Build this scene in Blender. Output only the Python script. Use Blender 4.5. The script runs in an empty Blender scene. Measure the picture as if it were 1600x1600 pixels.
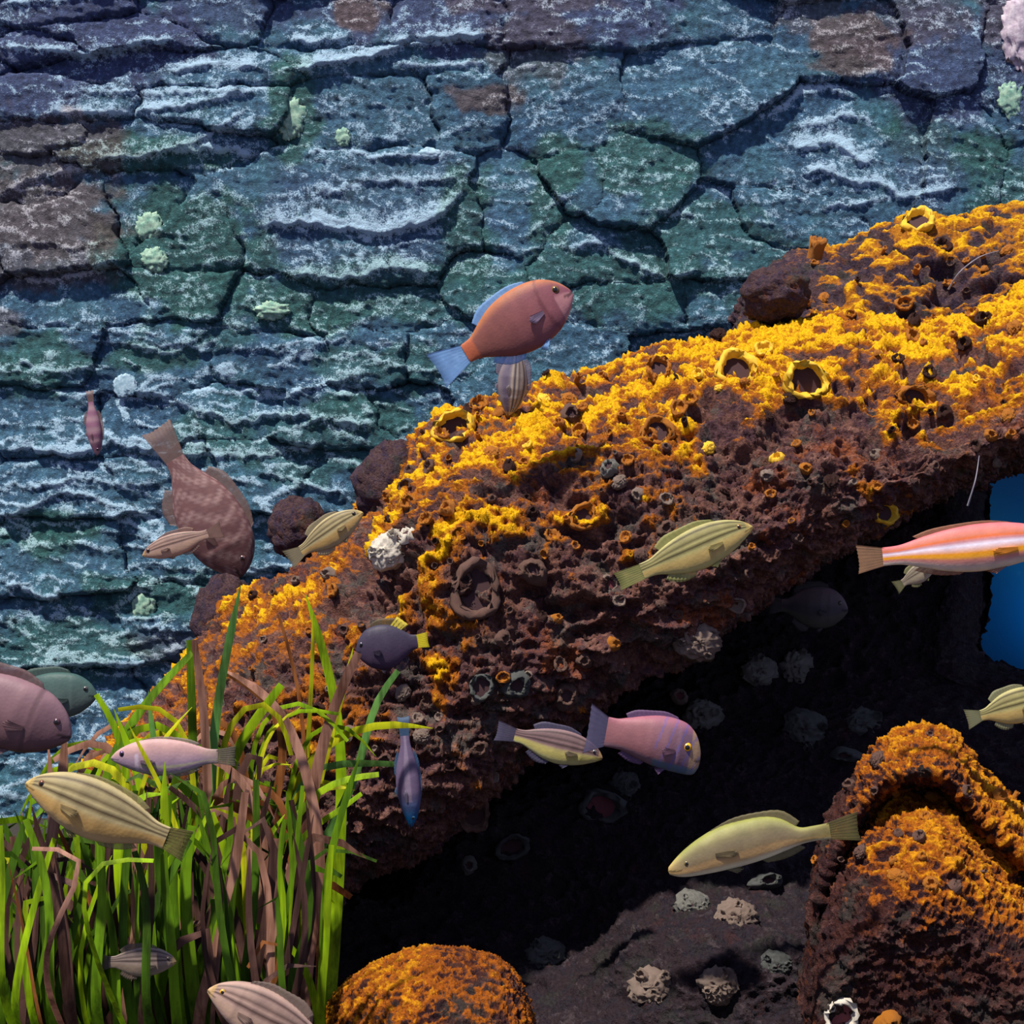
import bpy, math, random
import numpy as np
from mathutils import Vector, Matrix

# ------------------------------------------------------------------ camera, world, lights
S = bpy.context.scene
COL = S.collection
CZ = 0.62
K = 0.72                       # frame width / distance
cam_d = bpy.data.cameras.new('camera'); cam_d.lens = 50; cam_d.sensor_width = 36
cam = bpy.data.objects.new('camera', cam_d); COL.objects.link(cam)
cam.location = (0, 0, CZ); cam.rotation_euler = (math.pi / 2, 0, 0)
cam_d.clip_start = 0.02
S.camera = cam
S.view_settings.view_transform = 'Standard'; S.view_settings.look = 'None'
S.view_settings.gamma = 1; S.view_settings.use_curve_mapping = False
S.view_settings.exposure = 0.35
w = bpy.data.worlds.new('water_light'); S.world = w; w.use_nodes = True
w.node_tree.nodes['Background'].inputs[0].default_value = (0.34, 0.38, 0.62, 1)
w.node_tree.nodes['Background'].inputs[1].default_value = 0.68
sd = bpy.data.lights.new('tank_lamp', 'SUN'); sd.energy = 5.2; sd.angle = math.radians(2.0); sd.color = (1.0, 0.93, 0.80)
sun = bpy.data.objects.new('tank_lamp', sd); COL.objects.link(sun); sun.location = (-0.5, 0.6, 2.6)
SUNV = Vector((-0.28, -0.37, 0.90)).normalized()
sun.rotation_euler = SUNV.to_track_quat('Z', 'Y').to_euler()
bd = bpy.data.lights.new('blue_fill', 'AREA'); bd.energy = 0.40; bd.size = 0.06; bd.color = (0.05, 0.62, 1.0)  # unseen fill light added to brighten the blue gap at the right
bl = bpy.data.objects.new('blue_fill', bd); COL.objects.link(bl); bl.location = (1.20, 2.83, 0.39)
bl.rotation_euler = (math.radians(90), 0, math.radians(-8))

random.seed(7); RNG = np.random.default_rng(11)

def P(px, py, Y):
    return Vector(((px - 800) / 1600 * Y * K, Y, CZ - (py - 800) / 1600 * Y * K))

# ------------------------------------------------------------------ noise
_perm = RNG.permutation(256).astype(np.int32); _perm = np.concatenate([_perm, _perm, _perm])
_g = RNG.normal(size=(256, 3)); _g /= np.linalg.norm(_g, axis=1)[:, None]
def perlin(x, y, z):
    x = np.asarray(x, float); y = np.asarray(y, float) + 0 * x; z = np.asarray(z, float) + 0 * x
    xi = np.floor(x).astype(int); yi = np.floor(y).astype(int); zi = np.floor(z).astype(int)
    xf = x - xi; yf = y - yi; zf = z - zi
    u = xf**3 * (xf * (xf * 6 - 15) + 10); v = yf**3 * (yf * (yf * 6 - 15) + 10); t = zf**3 * (zf * (zf * 6 - 15) + 10)
    r = 0
    for a in (0, 1):
        for b in (0, 1):
            for c in (0, 1):
                h = _perm[_perm[_perm[(xi + a) & 255] + ((yi + b) & 255)] + ((zi + c) & 255)]
                g = _g[h]
                d = g[..., 0] * (xf - a) + g[..., 1] * (yf - b) + g[..., 2] * (zf - c)
                r = r + d * (u if a else 1 - u) * (v if b else 1 - v) * (t if c else 1 - t)
    return r * 1.4
def fbm(x, y, z, o=4, gain=0.5):
    r = 0; a = 1; f = 1; n = 0
    for i in range(o):
        r = r + a * perlin(x * f + 17.3 * i, y * f + 5.1 * i, z * f + 9.7 * i); n += a; a *= gain; f *= 2.03
    return r / n
def ridged(x, y, z, o=4, gain=0.55):
    r = 0; a = 1; f = 1; n = 0
    for i in range(o):
        r = r + a * (1 - np.abs(perlin(x * f + 7.3 * i, y * f + 3.1 * i, z * f + 1.7 * i)) * 2.2); n += a; a *= gain; f *= 2.07
    return np.clip(r / n, -1, 1)
_jit = RNG.random((256, 3))
def worley(x, y, z):
    xi = np.floor(x).astype(int); yi = np.floor(y).astype(int); zi = np.floor(z).astype(int)
    f1 = np.full(x.shape, 9.0); f2 = np.full(x.shape, 9.0)
    for a in (-1, 0, 1):
        for b in (-1, 0, 1):
            for c in (-1, 0, 1):
                h = _perm[_perm[_perm[(xi + a) & 255] + ((yi + b) & 255)] + ((zi + c) & 255)]
                j = _jit[h]
                d = np.sqrt((xi + a + j[..., 0] - x)**2 + (yi + b + j[..., 1] - y)**2 + (zi + c + j[..., 2] - z)**2)
                f2 = np.minimum(f2, np.maximum(f1, d)); f1 = np.minimum(f1, d)
    return f1, f2
def sst(a, b, x):
    t = np.clip((x - a) / (b - a), 0, 1); return t * t * (3 - 2 * t)

# ------------------------------------------------------------------ mesh helpers
def mesh_np(name, V, F, attrs=None, smooth=True):
    me = bpy.data.meshes.new(name)
    V = np.asarray(V, np.float32); F = np.asarray(F, np.int32)
    k = F.shape[1]
    me.vertices.add(len(V)); me.vertices.foreach_set('co', V.ravel())
    me.loops.add(F.size); me.loops.foreach_set('vertex_index', F.ravel())
    me.polygons.add(len(F)); me.polygons.foreach_set('loop_start', np.arange(0, F.size, k, dtype=np.int32))
    me.update(calc_edges=True)
    if smooth: me.polygons.foreach_set('use_smooth', np.ones(len(F), bool))
    for n, a in (attrs or {}).items():
        a = np.asarray(a, np.float32)
        if a.ndim == 1:
            at = me.attributes.new(n, 'FLOAT', 'POINT'); at.data.foreach_set('value', a)
        else:
            at = me.color_attributes.new(n, 'FLOAT_COLOR', 'POINT')
            c = np.ones((len(a), 4), np.float32); c[:, :3] = a; at.data.foreach_set('color', c.ravel())
    return me
def link(name, me, mt, parent=None, M=None):
    o = bpy.data.objects.new(name, me); COL.objects.link(o)
    if mt and me and not me.materials: me.materials.append(mt)
    if parent: o.parent = parent
    if M is not None: o.matrix_local = M
    return o
def tag(o, label=None, cat=None, group=None, kind=None):
    if label: o['label'] = label
    if cat: o['category'] = cat
    if group: o['group'] = group
    if kind: o['kind'] = kind
    return o
def empty(name, M):
    o = bpy.data.objects.new(name, None); COL.objects.link(o); o.empty_display_size = 0.02
    o.matrix_world = M if isinstance(M, Matrix) else Matrix.Translation(M)
    return o
def gridF(n, m, wrap=False):
    i = np.arange(n - 1)[:, None]; mm = m if wrap else m - 1; j = np.arange(mm)[None, :]
    j2 = (j + 1) % m
    return np.stack([i * m + j, i * m + j2, (i + 1) * m + j2, (i + 1) * m + j], -1).reshape(-1, 4)
def catmull(C, n):
    C = np.asarray(C, float); k = len(C)
    t = np.linspace(0, k - 1, n); i = np.minimum(t.astype(int), k - 2); f = t - i
    g = lambda j: C[np.clip(j, 0, k - 1)]
    f = f.reshape(-1, *([1] * (C.ndim - 1)))
    p0, p1, p2, p3 = g(i - 1), g(i), g(i + 1), g(i + 2)
    return 0.5 * (2 * p1 + (p2 - p0) * f + (2 * p0 - 5 * p1 + 4 * p2 - p3) * f**2 + (3 * p1 - p0 - 3 * p2 + p3) * f**3)

# ------------------------------------------------------------------ materials
class NT:
    def __init__(s, name, rough=0.8, spec=0.3):
        s.m = bpy.data.materials.new(name); s.m.use_nodes = True; s.t = s.m.node_tree; s.n = s.t.nodes
        s.b = s.n['Principled BSDF']; s.b.inputs['Roughness'].default_value = rough
        s.b.inputs['Specular IOR Level'].default_value = spec
        s.co = s.n.new('ShaderNodeTexCoord')
    def L(s, a, b): s.t.links.new(a, b)
    def noise(s, scale, detail=4, rough=0.55, stretch=None, out='Fac', co='Object'):
        n = s.n.new('ShaderNodeTexNoise'); n.inputs['Scale'].default_value = scale
        n.inputs['Detail'].default_value = detail; n.inputs['Roughness'].default_value = rough
        src = s.co.outputs[co]
        if stretch:
            mp = s.n.new('ShaderNodeMapping'); mp.inputs['Scale'].default_value = stretch; s.L(src, mp.inputs[0]); src = mp.outputs[0]
        s.L(src, n.inputs['Vector']); return n.outputs[out]
    def voro(s, scale, feature='F1'):
        n = s.n.new('ShaderNodeTexVoronoi'); n.feature = feature; n.inputs['Scale'].default_value = scale
        s.L(s.co.outputs['Object'], n.inputs['Vector']); return n.outputs['Distance']
    def ramp(s, f, stops):
        n = s.n.new('ShaderNodeValToRGB'); e = n.color_ramp.elements
        while len(e) < len(stops): e.new(0.5)
        for q, (p, c) in zip(e, stops):
            q.position = p; q.color = (*c, 1) if len(c) == 3 else c
        s.L(f, n.inputs[0]); return n.outputs[0]
    def mix(s, f, a, b, mode='MIX'):
        n = s.n.new('ShaderNodeMix'); n.data_type = 'RGBA'; n.blend_type = mode
        for v, i in ((f, 0), (a, 6), (b, 7)):
            if isinstance(v, (int, float)): n.inputs[i].default_value = v
            elif isinstance(v, tuple): n.inputs[i].default_value = (*v, 1)
            else: s.L(v, n.inputs[i])
        return n.outputs[2]
    def math(s, op, a, b=0.0, c=None, clamp=False):
        n = s.n.new('ShaderNodeMath'); n.operation = op; n.use_clamp = clamp
        for v, i in ((a, 0), (b, 1)):
            if isinstance(v, (int, float)): n.inputs[i].default_value = v
            else: s.L(v, n.inputs[i])
        return n.outputs[0]
    def attr(s, name, out='Fac'):
        n = s.n.new('ShaderNodeAttribute'); n.attribute_name = name; return n.outputs[out]
    def bump(s, h, strength=0.5, dist=0.003):
        n = s.n.new('ShaderNodeBump'); n.inputs['Strength'].default_value = strength; n.inputs['Distance'].default_value = dist
        s.L(h, n.inputs['Height']); s.L(n.outputs[0], s.b.inputs['Normal'])
    def base(s, c):
        if isinstance(c, tuple): s.b.inputs['Base Color'].default_value = (*c, 1)
        else: s.L(c, s.b.inputs['Base Color'])
        return s

def rock_mat(name, dark, brown, rust, orange, yellow, gmax=1.0):
    t = NT(name, 0.85, 0.15)
    n1 = t.noise(13, 6, 0.7); n2 = t.noise(70, 6, 0.75); n3 = t.noise(260, 3, 0.6); n4 = t.noise(34, 6, 0.7); n5 = t.noise(21, 4, 0.6)
    cav = t.attr('cavity')
    c = t.ramp(n1, [(0.38, dark), (0.47, brown), (0.55, dark), (0.64, rust), (0.72, brown)])
    c = t.mix(t.ramp(n5, [(0.52, (0, 0, 0)), (0.62, (0.7, 0.7, 0.7))]), c, tuple(x * .8 + .012 for x in (dark[0] * 1.1, dark[0] * 1.15, dark[0])))
    c = t.mix(t.ramp(t.math('ADD', n2, t.math('MULTIPLY', cav, 0.16)), [(0.60, (0, 0, 0)), (0.72, (0.8, 0.8, 0.8))]), c, tuple(x * 1.6 + .03 for x in brown))
    g = t.attr('growth')  # encrusting growth mixed with painted light: bright ridge tops, dark hollows
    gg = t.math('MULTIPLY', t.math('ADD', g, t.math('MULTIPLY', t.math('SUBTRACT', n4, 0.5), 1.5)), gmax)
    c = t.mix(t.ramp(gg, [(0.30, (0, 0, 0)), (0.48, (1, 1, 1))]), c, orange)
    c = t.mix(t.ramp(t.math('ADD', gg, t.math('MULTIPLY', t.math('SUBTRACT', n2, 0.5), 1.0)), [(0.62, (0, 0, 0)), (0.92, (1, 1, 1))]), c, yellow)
    c = t.mix(0.8, c, t.ramp(n3, [(0.3, (0.35, 0.30, 0.38)), (0.62, (1, 1, 1))]), 'MULTIPLY')
    t.base(c)
    t.bump(t.math('ADD', t.math('MULTIPLY', n2, 1.0), t.math('MULTIPLY', n3, 0.4)), 1.0, 0.009)
    return t.m
M_reef = rock_mat('reef_crust', (0.088, 0.042, 0.052), (0.19, 0.085, 0.062), (0.30, 0.085, 0.030), (0.42, 0.125, 0.010), (1.0, 0.54, 0.006))
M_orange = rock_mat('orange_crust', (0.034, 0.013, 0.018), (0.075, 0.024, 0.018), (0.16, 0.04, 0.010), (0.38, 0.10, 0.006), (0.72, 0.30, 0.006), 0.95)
M_rear = rock_mat('rear_crust', (0.050, 0.034, 0.064), (0.10, 0.055, 0.055), (0.16, 0.06, 0.03), (0.42, 0.15, 0.012), (0.90, 0.48, 0.006))
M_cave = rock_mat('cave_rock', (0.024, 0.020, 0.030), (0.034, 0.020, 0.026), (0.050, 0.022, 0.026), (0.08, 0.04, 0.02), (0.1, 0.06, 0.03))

def wall_mat():
    t = NT('slate', 0.7, 0.3)
    A = t.n.new('ShaderNodeAttribute'); A.attribute_name = 'masks'
    sp = t.n.new('ShaderNodeSeparateColor'); t.L(A.outputs['Color'], sp.inputs[0])
    highlight, green, brown = sp.outputs[0], sp.outputs[1], sp.outputs[2]
    purp = t.attr('purple')
    f1 = t.noise(330, 4, 0.75); f2 = t.noise(75, 6, 0.7); f3 = t.noise(8, 3, 0.5)
    c = t.ramp(f3, [(0.35, (0.040, 0.120, 0.235)), (0.55, (0.064, 0.178, 0.285)), (0.7, (0.054, 0.185, 0.260))])
    c = t.mix(t.math('MULTIPLY', green, 0.9), c, (0.030, 0.135, 0.120))
    c = t.mix(purp, c, (0.058, 0.082, 0.205))
    c = t.mix(t.math('MULTIPLY', brown, 0.9), c, (0.135, 0.090, 0.090))
    c = t.mix(1.0, c, t.ramp(f2, [(0.34, (0.42, 0.42, 0.42)), (0.60, (1.2, 1.2, 1.2))]), 'MULTIPLY')
    nz = t.math('ADD', t.math('MULTIPLY', t.math('SUBTRACT', f1, 0.5), 2.2), t.math('MULTIPLY', t.math('SUBTRACT', f2, 0.5), 1.9))
    k = t.ramp(t.math('ADD', highlight, nz), [(0.42, (0, 0, 0)), (0.80, (0.92, 0.92, 0.92))])
    pale = t.mix(t.math('MULTIPLY', brown, 0.8), (0.52, 0.76, 0.98), (0.58, 0.46, 0.46))
    pale = t.mix(t.math('MULTIPLY', green, 0.5), pale, (0.42, 0.74, 0.66))
    c = t.mix(k, c, pale)  # pale highlights go into the stone colour here
    t.base(c)
    t.bump(t.math('ADD', t.math('MULTIPLY', f1, 0.5), f2), 1.0, 0.010)
    return t.m
M_wall = wall_mat()

def simple(name, c1, c2, scale=60, rough=0.6, bump=0.3, dist=0.002, spec=0.3):
    t = NT(name, rough, spec); n = t.noise(scale, 5, 0.6)
    t.base(t.ramp(n, [(0.35, c1), (0.65, c2)]))
    if bump: t.bump(n, bump, dist)
    return t.m
M_panel = simple('blue_panel', (0.0, 0.075, 0.20), (0.0, 0.085, 0.22), 3, 0.5, 0)
M_sand = simple('dark_sand', (0.03, 0.026, 0.024), (0.08, 0.065, 0.05), 300, 0.9, 0.5)
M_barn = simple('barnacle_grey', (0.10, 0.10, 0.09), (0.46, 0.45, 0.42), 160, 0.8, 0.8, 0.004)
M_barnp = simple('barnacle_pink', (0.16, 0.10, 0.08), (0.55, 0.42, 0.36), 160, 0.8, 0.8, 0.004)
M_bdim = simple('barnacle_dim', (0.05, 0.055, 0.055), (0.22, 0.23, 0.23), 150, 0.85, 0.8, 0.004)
M_bteal = simple('barnacle_teal', (0.04, 0.09, 0.12), (0.14, 0.30, 0.36), 150, 0.85, 0.8, 0.004)
M_cream = simple('shell_cream', (0.45, 0.38, 0.30), (0.85, 0.80, 0.72), 120, 0.5, 0.5, 0.003)
M_yshell = simple('shell_yellow', (0.75, 0.38, 0.02), (1.0, 0.68, 0.05), 90, 0.5, 0.5, 0.003)
M_oshell = simple('shell_orange', (0.30, 0.09, 0.015), (0.65, 0.24, 0.02), 110, 0.6, 0.7, 0.003)
M_mshell = simple('shell_maroon', (0.055, 0.028, 0.028), (0.24, 0.13, 0.10), 110, 0.7, 0.7, 0.003)
M_throat = simple('shell_throat', (0.02, 0.008, 0.012), (0.07, 0.03, 0.035), 80, 0.8, 0)
M_throat_r = simple('shell_throat_red', (0.09, 0.02, 0.03), (0.18, 0.05, 0.06), 80, 0.8, 0)
M_pebble = simple('pale_pebble', (0.20, 0.34, 0.44), (0.45, 0.62, 0.74), 90, 0.6, 0.6)
M_pebg = simple('pale_green_growth', (0.12, 0.27, 0.22), (0.36, 0.52, 0.40), 90, 0.7, 0.7)
M_pink = simple('pale_pink_growth', (0.35, 0.27, 0.36), (0.62, 0.55, 0.62), 90, 0.7, 0.7)
M_fila = simple('filament_grey', (0.18, 0.17, 0.22), (0.3, 0.28, 0.34), 90, 0.7, 0)
M_pupil = simple('pupil', (0.004, 0.004, 0.004), (0.01, 0.008, 0.01), 20, 0.15, 0, spec=0.8)
def leaf_mat(name, c1, c2, tr=0.35):
    t = NT(name, 0.6, 0.2)
    n = t.noise(30, 3, 0.5); v = t.noise(90, 4, 0.65, stretch=(1, 1, 0.06))
    w_ = t.noise(22, 3, 0.6)
    c = t.mix(0.5, t.ramp(n, [(0.3, c1), (0.7, c2)]), t.ramp(v, [(0.35, c1), (0.6, c2)]))
    c = t.mix(0.85, c, t.ramp(v, [(0.36, (0.45, 0.42, 0.4)), (0.55, (1, 1, 1))]), 'MULTIPLY')
    c = t.mix(0.6, c, t.ramp(w_, [(0.38, (0.5, 0.42, 0.4)), (0.55, (1, 1, 1))]), 'MULTIPLY')
    t.bump(v, 0.5, 0.002)
    t.base(c)
    tl = t.n.new('ShaderNodeBsdfTranslucent'); t.L(c, tl.inputs[0])
    mx = t.n.new('ShaderNodeMixShader'); mx.inputs[0].default_value = tr
    out = t.n['Material Output']; t.L(t.b.outputs[0], mx.inputs[1]); t.L(tl.outputs[0], mx.inputs[2]); t.L(mx.outputs[0], out.inputs[0])
    return t.m
LM = {
    'lime': leaf_mat('leaf_lime', (0.20, 0.42, 0.005), (0.48, 0.72, 0.01)),
    'yellow': leaf_mat('leaf_yellow', (0.42, 0.52, 0.005), (0.80, 0.80, 0.02)),
    'green': leaf_mat('leaf_green', (0.085, 0.22, 0.006), (0.22, 0.42, 0.010)),
    'deep': leaf_mat('leaf_deep', (0.035, 0.10, 0.008), (0.10, 0.22, 0.010)),
    'jade': leaf_mat('leaf_jade', (0.10, 0.28, 0.06), (0.20, 0.45, 0.10)),
    'brown': leaf_mat('leaf_brown', (0.065, 0.030, 0.026), (0.17, 0.085, 0.07)),
    'pink': leaf_mat('leaf_pink', (0.30, 0.13, 0.08), (0.62, 0.34, 0.25)),
    'orange': leaf_mat('leaf_orange', (0.22, 0.07, 0.02), (0.45, 0.17, 0.05)),
}
def fish_mat(name='fish_skin', fin=False):
    t = NT(name, 0.55, 0.25)
    A = t.n.new('ShaderNodeAttribute'); A.attribute_name = 'tint'
    n = t.noise(500, 2, 0.5); n2 = t.noise(70, 3, 0.5)
    v = t.voro(330)
    c = t.mix(0.6, A.outputs['Color'], t.ramp(n2, [(0.3, (0.72, 0.72, 0.75)), (0.7, (1.1, 1.1, 1.05))]), 'MULTIPLY')
    t.base(c)
    t.bump(n if fin else v, 0.12, 0.0008)
    if fin:
        t.b.inputs['Alpha'].default_value = 0.62
    return t.m
M_fish = fish_mat(); M_fin = fish_mat('fish_fin', True)

# ------------------------------------------------------------------ SETTING: stone wall behind
WY = 2.90
def build_wall():
    step = 2.85
    xs = np.arange(-150, 1760, step); ys = np.arange(-150, 1300, step)
    X, Yp = np.meshgrid(xs, ys)           # rows = py
    nx = X / 100.0; ny = Yp / 100.0
    wx = X + 26 * fbm(nx * 0.8, ny * 1.2, 1.5, 3) + 9 * fbm(nx * 3.1, ny * 3.5, 4.2, 3)
    wy = Yp + 22 * fbm(nx * 0.8, ny * 1.1, 8.5, 3) + 9 * fbm(nx * 3.3, ny * 3.7, 6.2, 3)
    # (cx, cy, half width, half height) of the stones that can be told apart
    st = [(60,15,120,28),(190,60,130,28),(60,75,110,24),(330,25,90,40),(520,30,110,55),(700,30,100,45),(900,25,120,50),
          (1090,20,100,45),(1330,60,90,60),(1480,70,80,80),(1570,100,50,110),(250,115,190,28),(620,90,170,28),(340,165,110,40),
          (90,155,120,36),(60,215,90,22),(240,225,150,30),(570,180,120,60),(740,160,70,60),(880,150,110,80),(1080,150,130,75),
          (40,290,70,50),(90,360,120,70),(220,330,60,60),(290,380,70,60),(570,345,175,105),(800,320,62,75),(905,275,50,45),
          (1010,290,80,80),(1300,235,190,90),(1500,250,70,90),(960,400,120,50),(1110,370,90,80),(1230,330,100,50),
          (120,470,170,38),(420,480,80,45),(280,460,90,40),(600,480,110,36),(1000,470,110,45),(740,440,60,45),(1120,470,80,40),
          (60,560,120,50),(230,570,110,55),(420,560,110,45),(580,560,80,45),(700,560,70,50),
          (60,660,120,50),(210,660,80,45),(370,640,90,40),(520,650,110,45),(640,640,80,40),
          (80,760,130,45),(260,750,100,45),(420,740,100,45),(540,750,90,45),(90,870,130,50),(280,860,110,45),(430,850,90,40),
          (80,990,150,55),(290,970,120,50),(440,950,90,50),(120,1110,160,60),(330,1100,130,60),(200,1230,200,60),(560,1150,200,180),
          (850,640,180,120),(1100,650,200,120),(900,950,250,180),(1350,550,200,120),(1250,950,250,200),(1650,350,90,120),(1630,600,120,120),
          (-80,100,80,150),(-80,400,80,150),(-80,750,80,180),(-80,1100,80,180),(500,-70,320,60),(1100,-70,320,60),(0,-70,200,60),(1650,-50,150,80),(1000,1220,400,80)]
    d1 = np.full(X.shape, 1e9); d2 = d1.copy(); lab = np.zeros(X.shape, int)
    for i, (cx, cy, a, b) in enumerate(st):
        q = (np.abs((wx - cx) / a)**2.6 + np.abs((wy - cy) / b)**2.6)**(1 / 2.6)
        m = q < d1
        d2 = np.where(m, d1, np.minimum(d2, q)); lab = np.where(m, i, lab); d1 = np.where(m, q, d1)
    edge = (d2 - d1)
    r = np.random.default_rng(5)
    off = r.uniform(-0.006, 0.022, len(st)); tx = r.uniform(-.02, .02, len(st)); ty = r.uniform(-0.012, 0.05, len(st))
    sx = np.array([s[0] for s in st]); sy = np.array([s[1] for s in st])
    H = off[lab] + tx[lab] * (X - sx[lab]) / 150 + ty[lab] * (Yp - sy[lab]) / 150
    jn = sst(-0.15, 0.3, fbm(nx * 1.6, ny * 1.6, 55.0, 3)) * (1 - .75 * sst(740, 860, X) * sst(560, 420, Yp)) * (1 - .4 * sst(430, 500, Yp))
    H = H - 0.016 * jn * np.exp(-(edge / 0.05)**2) - 0.012 * (0.4 + .6 * jn) * np.exp(-(edge / 0.22)**2)
    highlight = np.zeros(X.shape)  # highlights painted along ridge crests and ripples, plus pale stone patches
    def ridge(pts, amp, wu=40, wd=5, cw=7, cs=0.9):
        nonlocal H, highlight
        pts = np.array(pts, float); px = pts[:, 0]; py = pts[:, 1]
        yr = np.interp(X, px, py) + 9 * fbm(nx * 4 + amp * 300, 0 * nx + 3.3, 2.0, 3) + 4 * perlin(nx * 14, ny * 3, amp * 90)
        fade = sst(px[0] - 15, px[0] + 35, X) * (1 - sst(px[-1] - 35, px[-1] + 15, X))
        s = Yp - yr
        prof = np.where(s < 0, np.exp(s / wu), np.exp(-np.abs(s) / wd))
        H = H + amp * prof * fade
        mod = 0.75 + 1.1 * np.clip(fbm(nx * 3, ny * 5, amp * 77, 4) + 0.35, 0, 1)
        highlight = np.maximum(highlight, cs * fade * mod * np.exp(-np.where(s < 0, -s / (cw * 1.5), s / 6)))
    R = ridge
    R([(0,75),(85,82),(140,92),(230,72),(290,68)], .016, 20, cw=6)
    R([(0,10),(60,8),(120,5)], .012, 15)
    R([(60,182),(150,182),(290,172),(400,148)], .016, 32, cw=14)
    R([(110,148),(250,148),(380,150),(440,140)], .010, 22, cw=9)
    R([(250,120),(330,105),(430,112)], .012, 26, cw=16)
    R([(450,116),(520,104),(590,92),(625,75),(700,65),(768,56)], .026, 34, cw=13, cs=1.1)
    R([(600,104),(690,106),(770,100)], .012, 20, cw=5)
    R([(440,55),(500,70),(560,60)], .010, 25, cw=10)
    R([(150,250),(230,248),(300,228),(350,205),(400,175)], .014, 22, cw=7)
    R([(230,245),(330,235),(430,243)], .016, 26, cw=9)
    R([(0,305),(50,280),(100,270),(160,265)], .014, 30, cw=7)
    R([(20,380),(80,380),(120,392),(180,385)], .010, 24, cw=6, cs=.6)
    R([(0,425),(60,440),(130,432),(200,405)], .014, 30, cw=7, cs=.8)
    R([(400,355),(470,352),(530,360),(600,368),(680,348),(730,300)], .020, 55, cw=16, cs=1.2)
    R([(430,432),(540,440),(620,420),(690,430)], .014, 50, cw=16, cs=.9)
    R([(470,310),(540,300),(600,285),(660,290),(725,280)], .010, 30, cw=10, cs=.8)
    R([(470,250),(520,235),(560,245),(600,250),(720,245)], .012, 22, cw=5)
    R([(800,380),(840,360),(865,325)], .010, 40, cw=8, cs=.7)
    R([(830,330),(865,320),(910,300)], .006, 15, cw=6, cs=.8)
    R([(985,285),(1000,262),(1030,248)], .012, 20, cw=7)
    R([(1180,190),(1230,165),(1250,140),(1300,140),(1340,150)], .012, 25, cw=8)
    R([(1230,200),(1300,190),(1330,180),(1375,195)], .010, 22, cw=8)
    R([(1225,228),(1270,232),(1300,222),(1350,262),(1370,245)], .014, 25, cw=18, cs=1.3)
    R([(1240,275),(1290,270),(1340,290),(1370,285),(1410,310),(1500,295)], .014, 22, cw=12, cs=1.0)
    R([(1000,335),(1060,335),(1110,338)], .008, 20, cw=4)
    R([(880,395),(930,380),(1000,420),(1050,435),(1090,425)], .012, 35, cw=7)
    R([(1270,330),(1340,320),(1400,310)], .010, 20, cw=6)
    R([(850,340),(880,380),(910,370)], .008, 30, cw=8, cs=.6)
    R([(380,465),(410,480),(450,500)], .012, 12, cw=7, cs=.9)
    R([(0,500),(60,510),(120,500)], .010, 25, cw=6, cs=.6)
    R([(150,535),(250,545),(330,530)], .010, 25, cw=6, cs=.7)
    R([(360,545),(450,550),(520,535),(560,525)], .010, 25, cw=6, cs=.7)
    R([(180,600),(260,625),(340,650),(370,665),(430,645),(500,655),(590,668)], .014, 28, cw=7, cs=.9)
    R([(380,615),(450,620),(520,600),(585,590)], .014, 28, cw=8, cs=.9)
    R([(0,705),(60,700),(120,715),(180,690),(250,708),(300,712),(400,712),(480,700),(510,695)], .016, 28, cw=8, cs=1.0)
    R([(0,755),(70,760),(130,745),(200,760),(260,755)], .012, 24, cw=6, cs=.8)
    R([(400,735),(450,745),(500,765),(560,775)], .012, 24, cw=7, cs=.8)
    R([(0,815),(50,795),(100,770),(150,775),(200,800)], .014, 26, cw=6, cs=.9)
    R([(180,810),(240,795),(290,815)], .010, 22, cw=5, cs=.7)
    R([(390,820),(440,800),(520,800)], .012, 24, cw=8, cs=.8)
    R([(140,830),(200,832),(260,850),(330,830),(400,835)], .010, 20, cw=5, cs=.6)
    R([(240,885),(300,890),(380,893),(450,880)], .012, 22, cw=6, cs=.8)
    R([(0,905),(40,912),(80,935),(115,932)], .014, 24, cw=5, cs=.9)
    R([(120,925),(200,920),(270,905),(350,900)], .010, 22, cw=4, cs=.6)
    R([(0,965),(30,962),(55,952)], .010, 22, cw=5, cs=.7)
    R([(200,970),(260,985),(330,975)], .012, 22, cw=7, cs=.7)
    R([(60,1045),(150,1035),(230,1050)], .012, 22, cw=7, cs=.8)
    R([(0,1040),(60,1055)], .012, 22, cw=7, cs=.8)
    # strata ripples everywhere
    rp = ridged(nx * 0.9 + 0.5 * fbm(nx, ny, 2, 2), ny * 2.6 + 0.6 * fbm(nx * 1.3, ny * 1.3, 5, 3), 3.0, 4)
    rf = ridged(nx * 3.0, ny * 6.0, 7.0, 4)
    amt = 0.35 + 0.40 * sst(420, 560, Yp) * (1 - 0.7 * sst(600, 800, X))
    H = H + 0.016 * rp * amt + 0.0045 * rf + 0.010 * fbm(nx * 1.1, ny * 1.6, 12, 4) + 0.006 * fbm(nx * 7, ny * 9, 2, 4)
    low = sst(480, 560, Yp) * (1 - sst(560, 700, X))
    highlight = np.maximum(highlight, (0.60 + 0.25 * low) * sst(0.50, 0.85, rp))
    highlight = np.maximum(highlight, 0.10 + 0.65 * sst(0.45, 0.85, rf) * sst(-0.1, 0.35, fbm(nx * 1.2, ny * 1.5, 22, 3)))
    for (bx, by, rx, ry, k) in [(570,370,165,75,.95),(1340,245,90,55,.8),(1290,290,190,60,.45),(350,140,150,45,.6),(1000,200,160,90,.35),
                                (230,130,90,40,.4),(330,330,60,40,.2),(480,130,100,60,.3),(650,320,80,50,.5)]:
        g = np.exp(-(((X - bx) / rx)**2 + ((Yp - by) / ry)**2))
        highlight = np.maximum(highlight, k * 1.25 * g * sst(-0.05, 0.45, fbm(nx * 4.5, ny * 6.5, 31 + bx, 4) + 0.35 * (rf - 0.4)))
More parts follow.
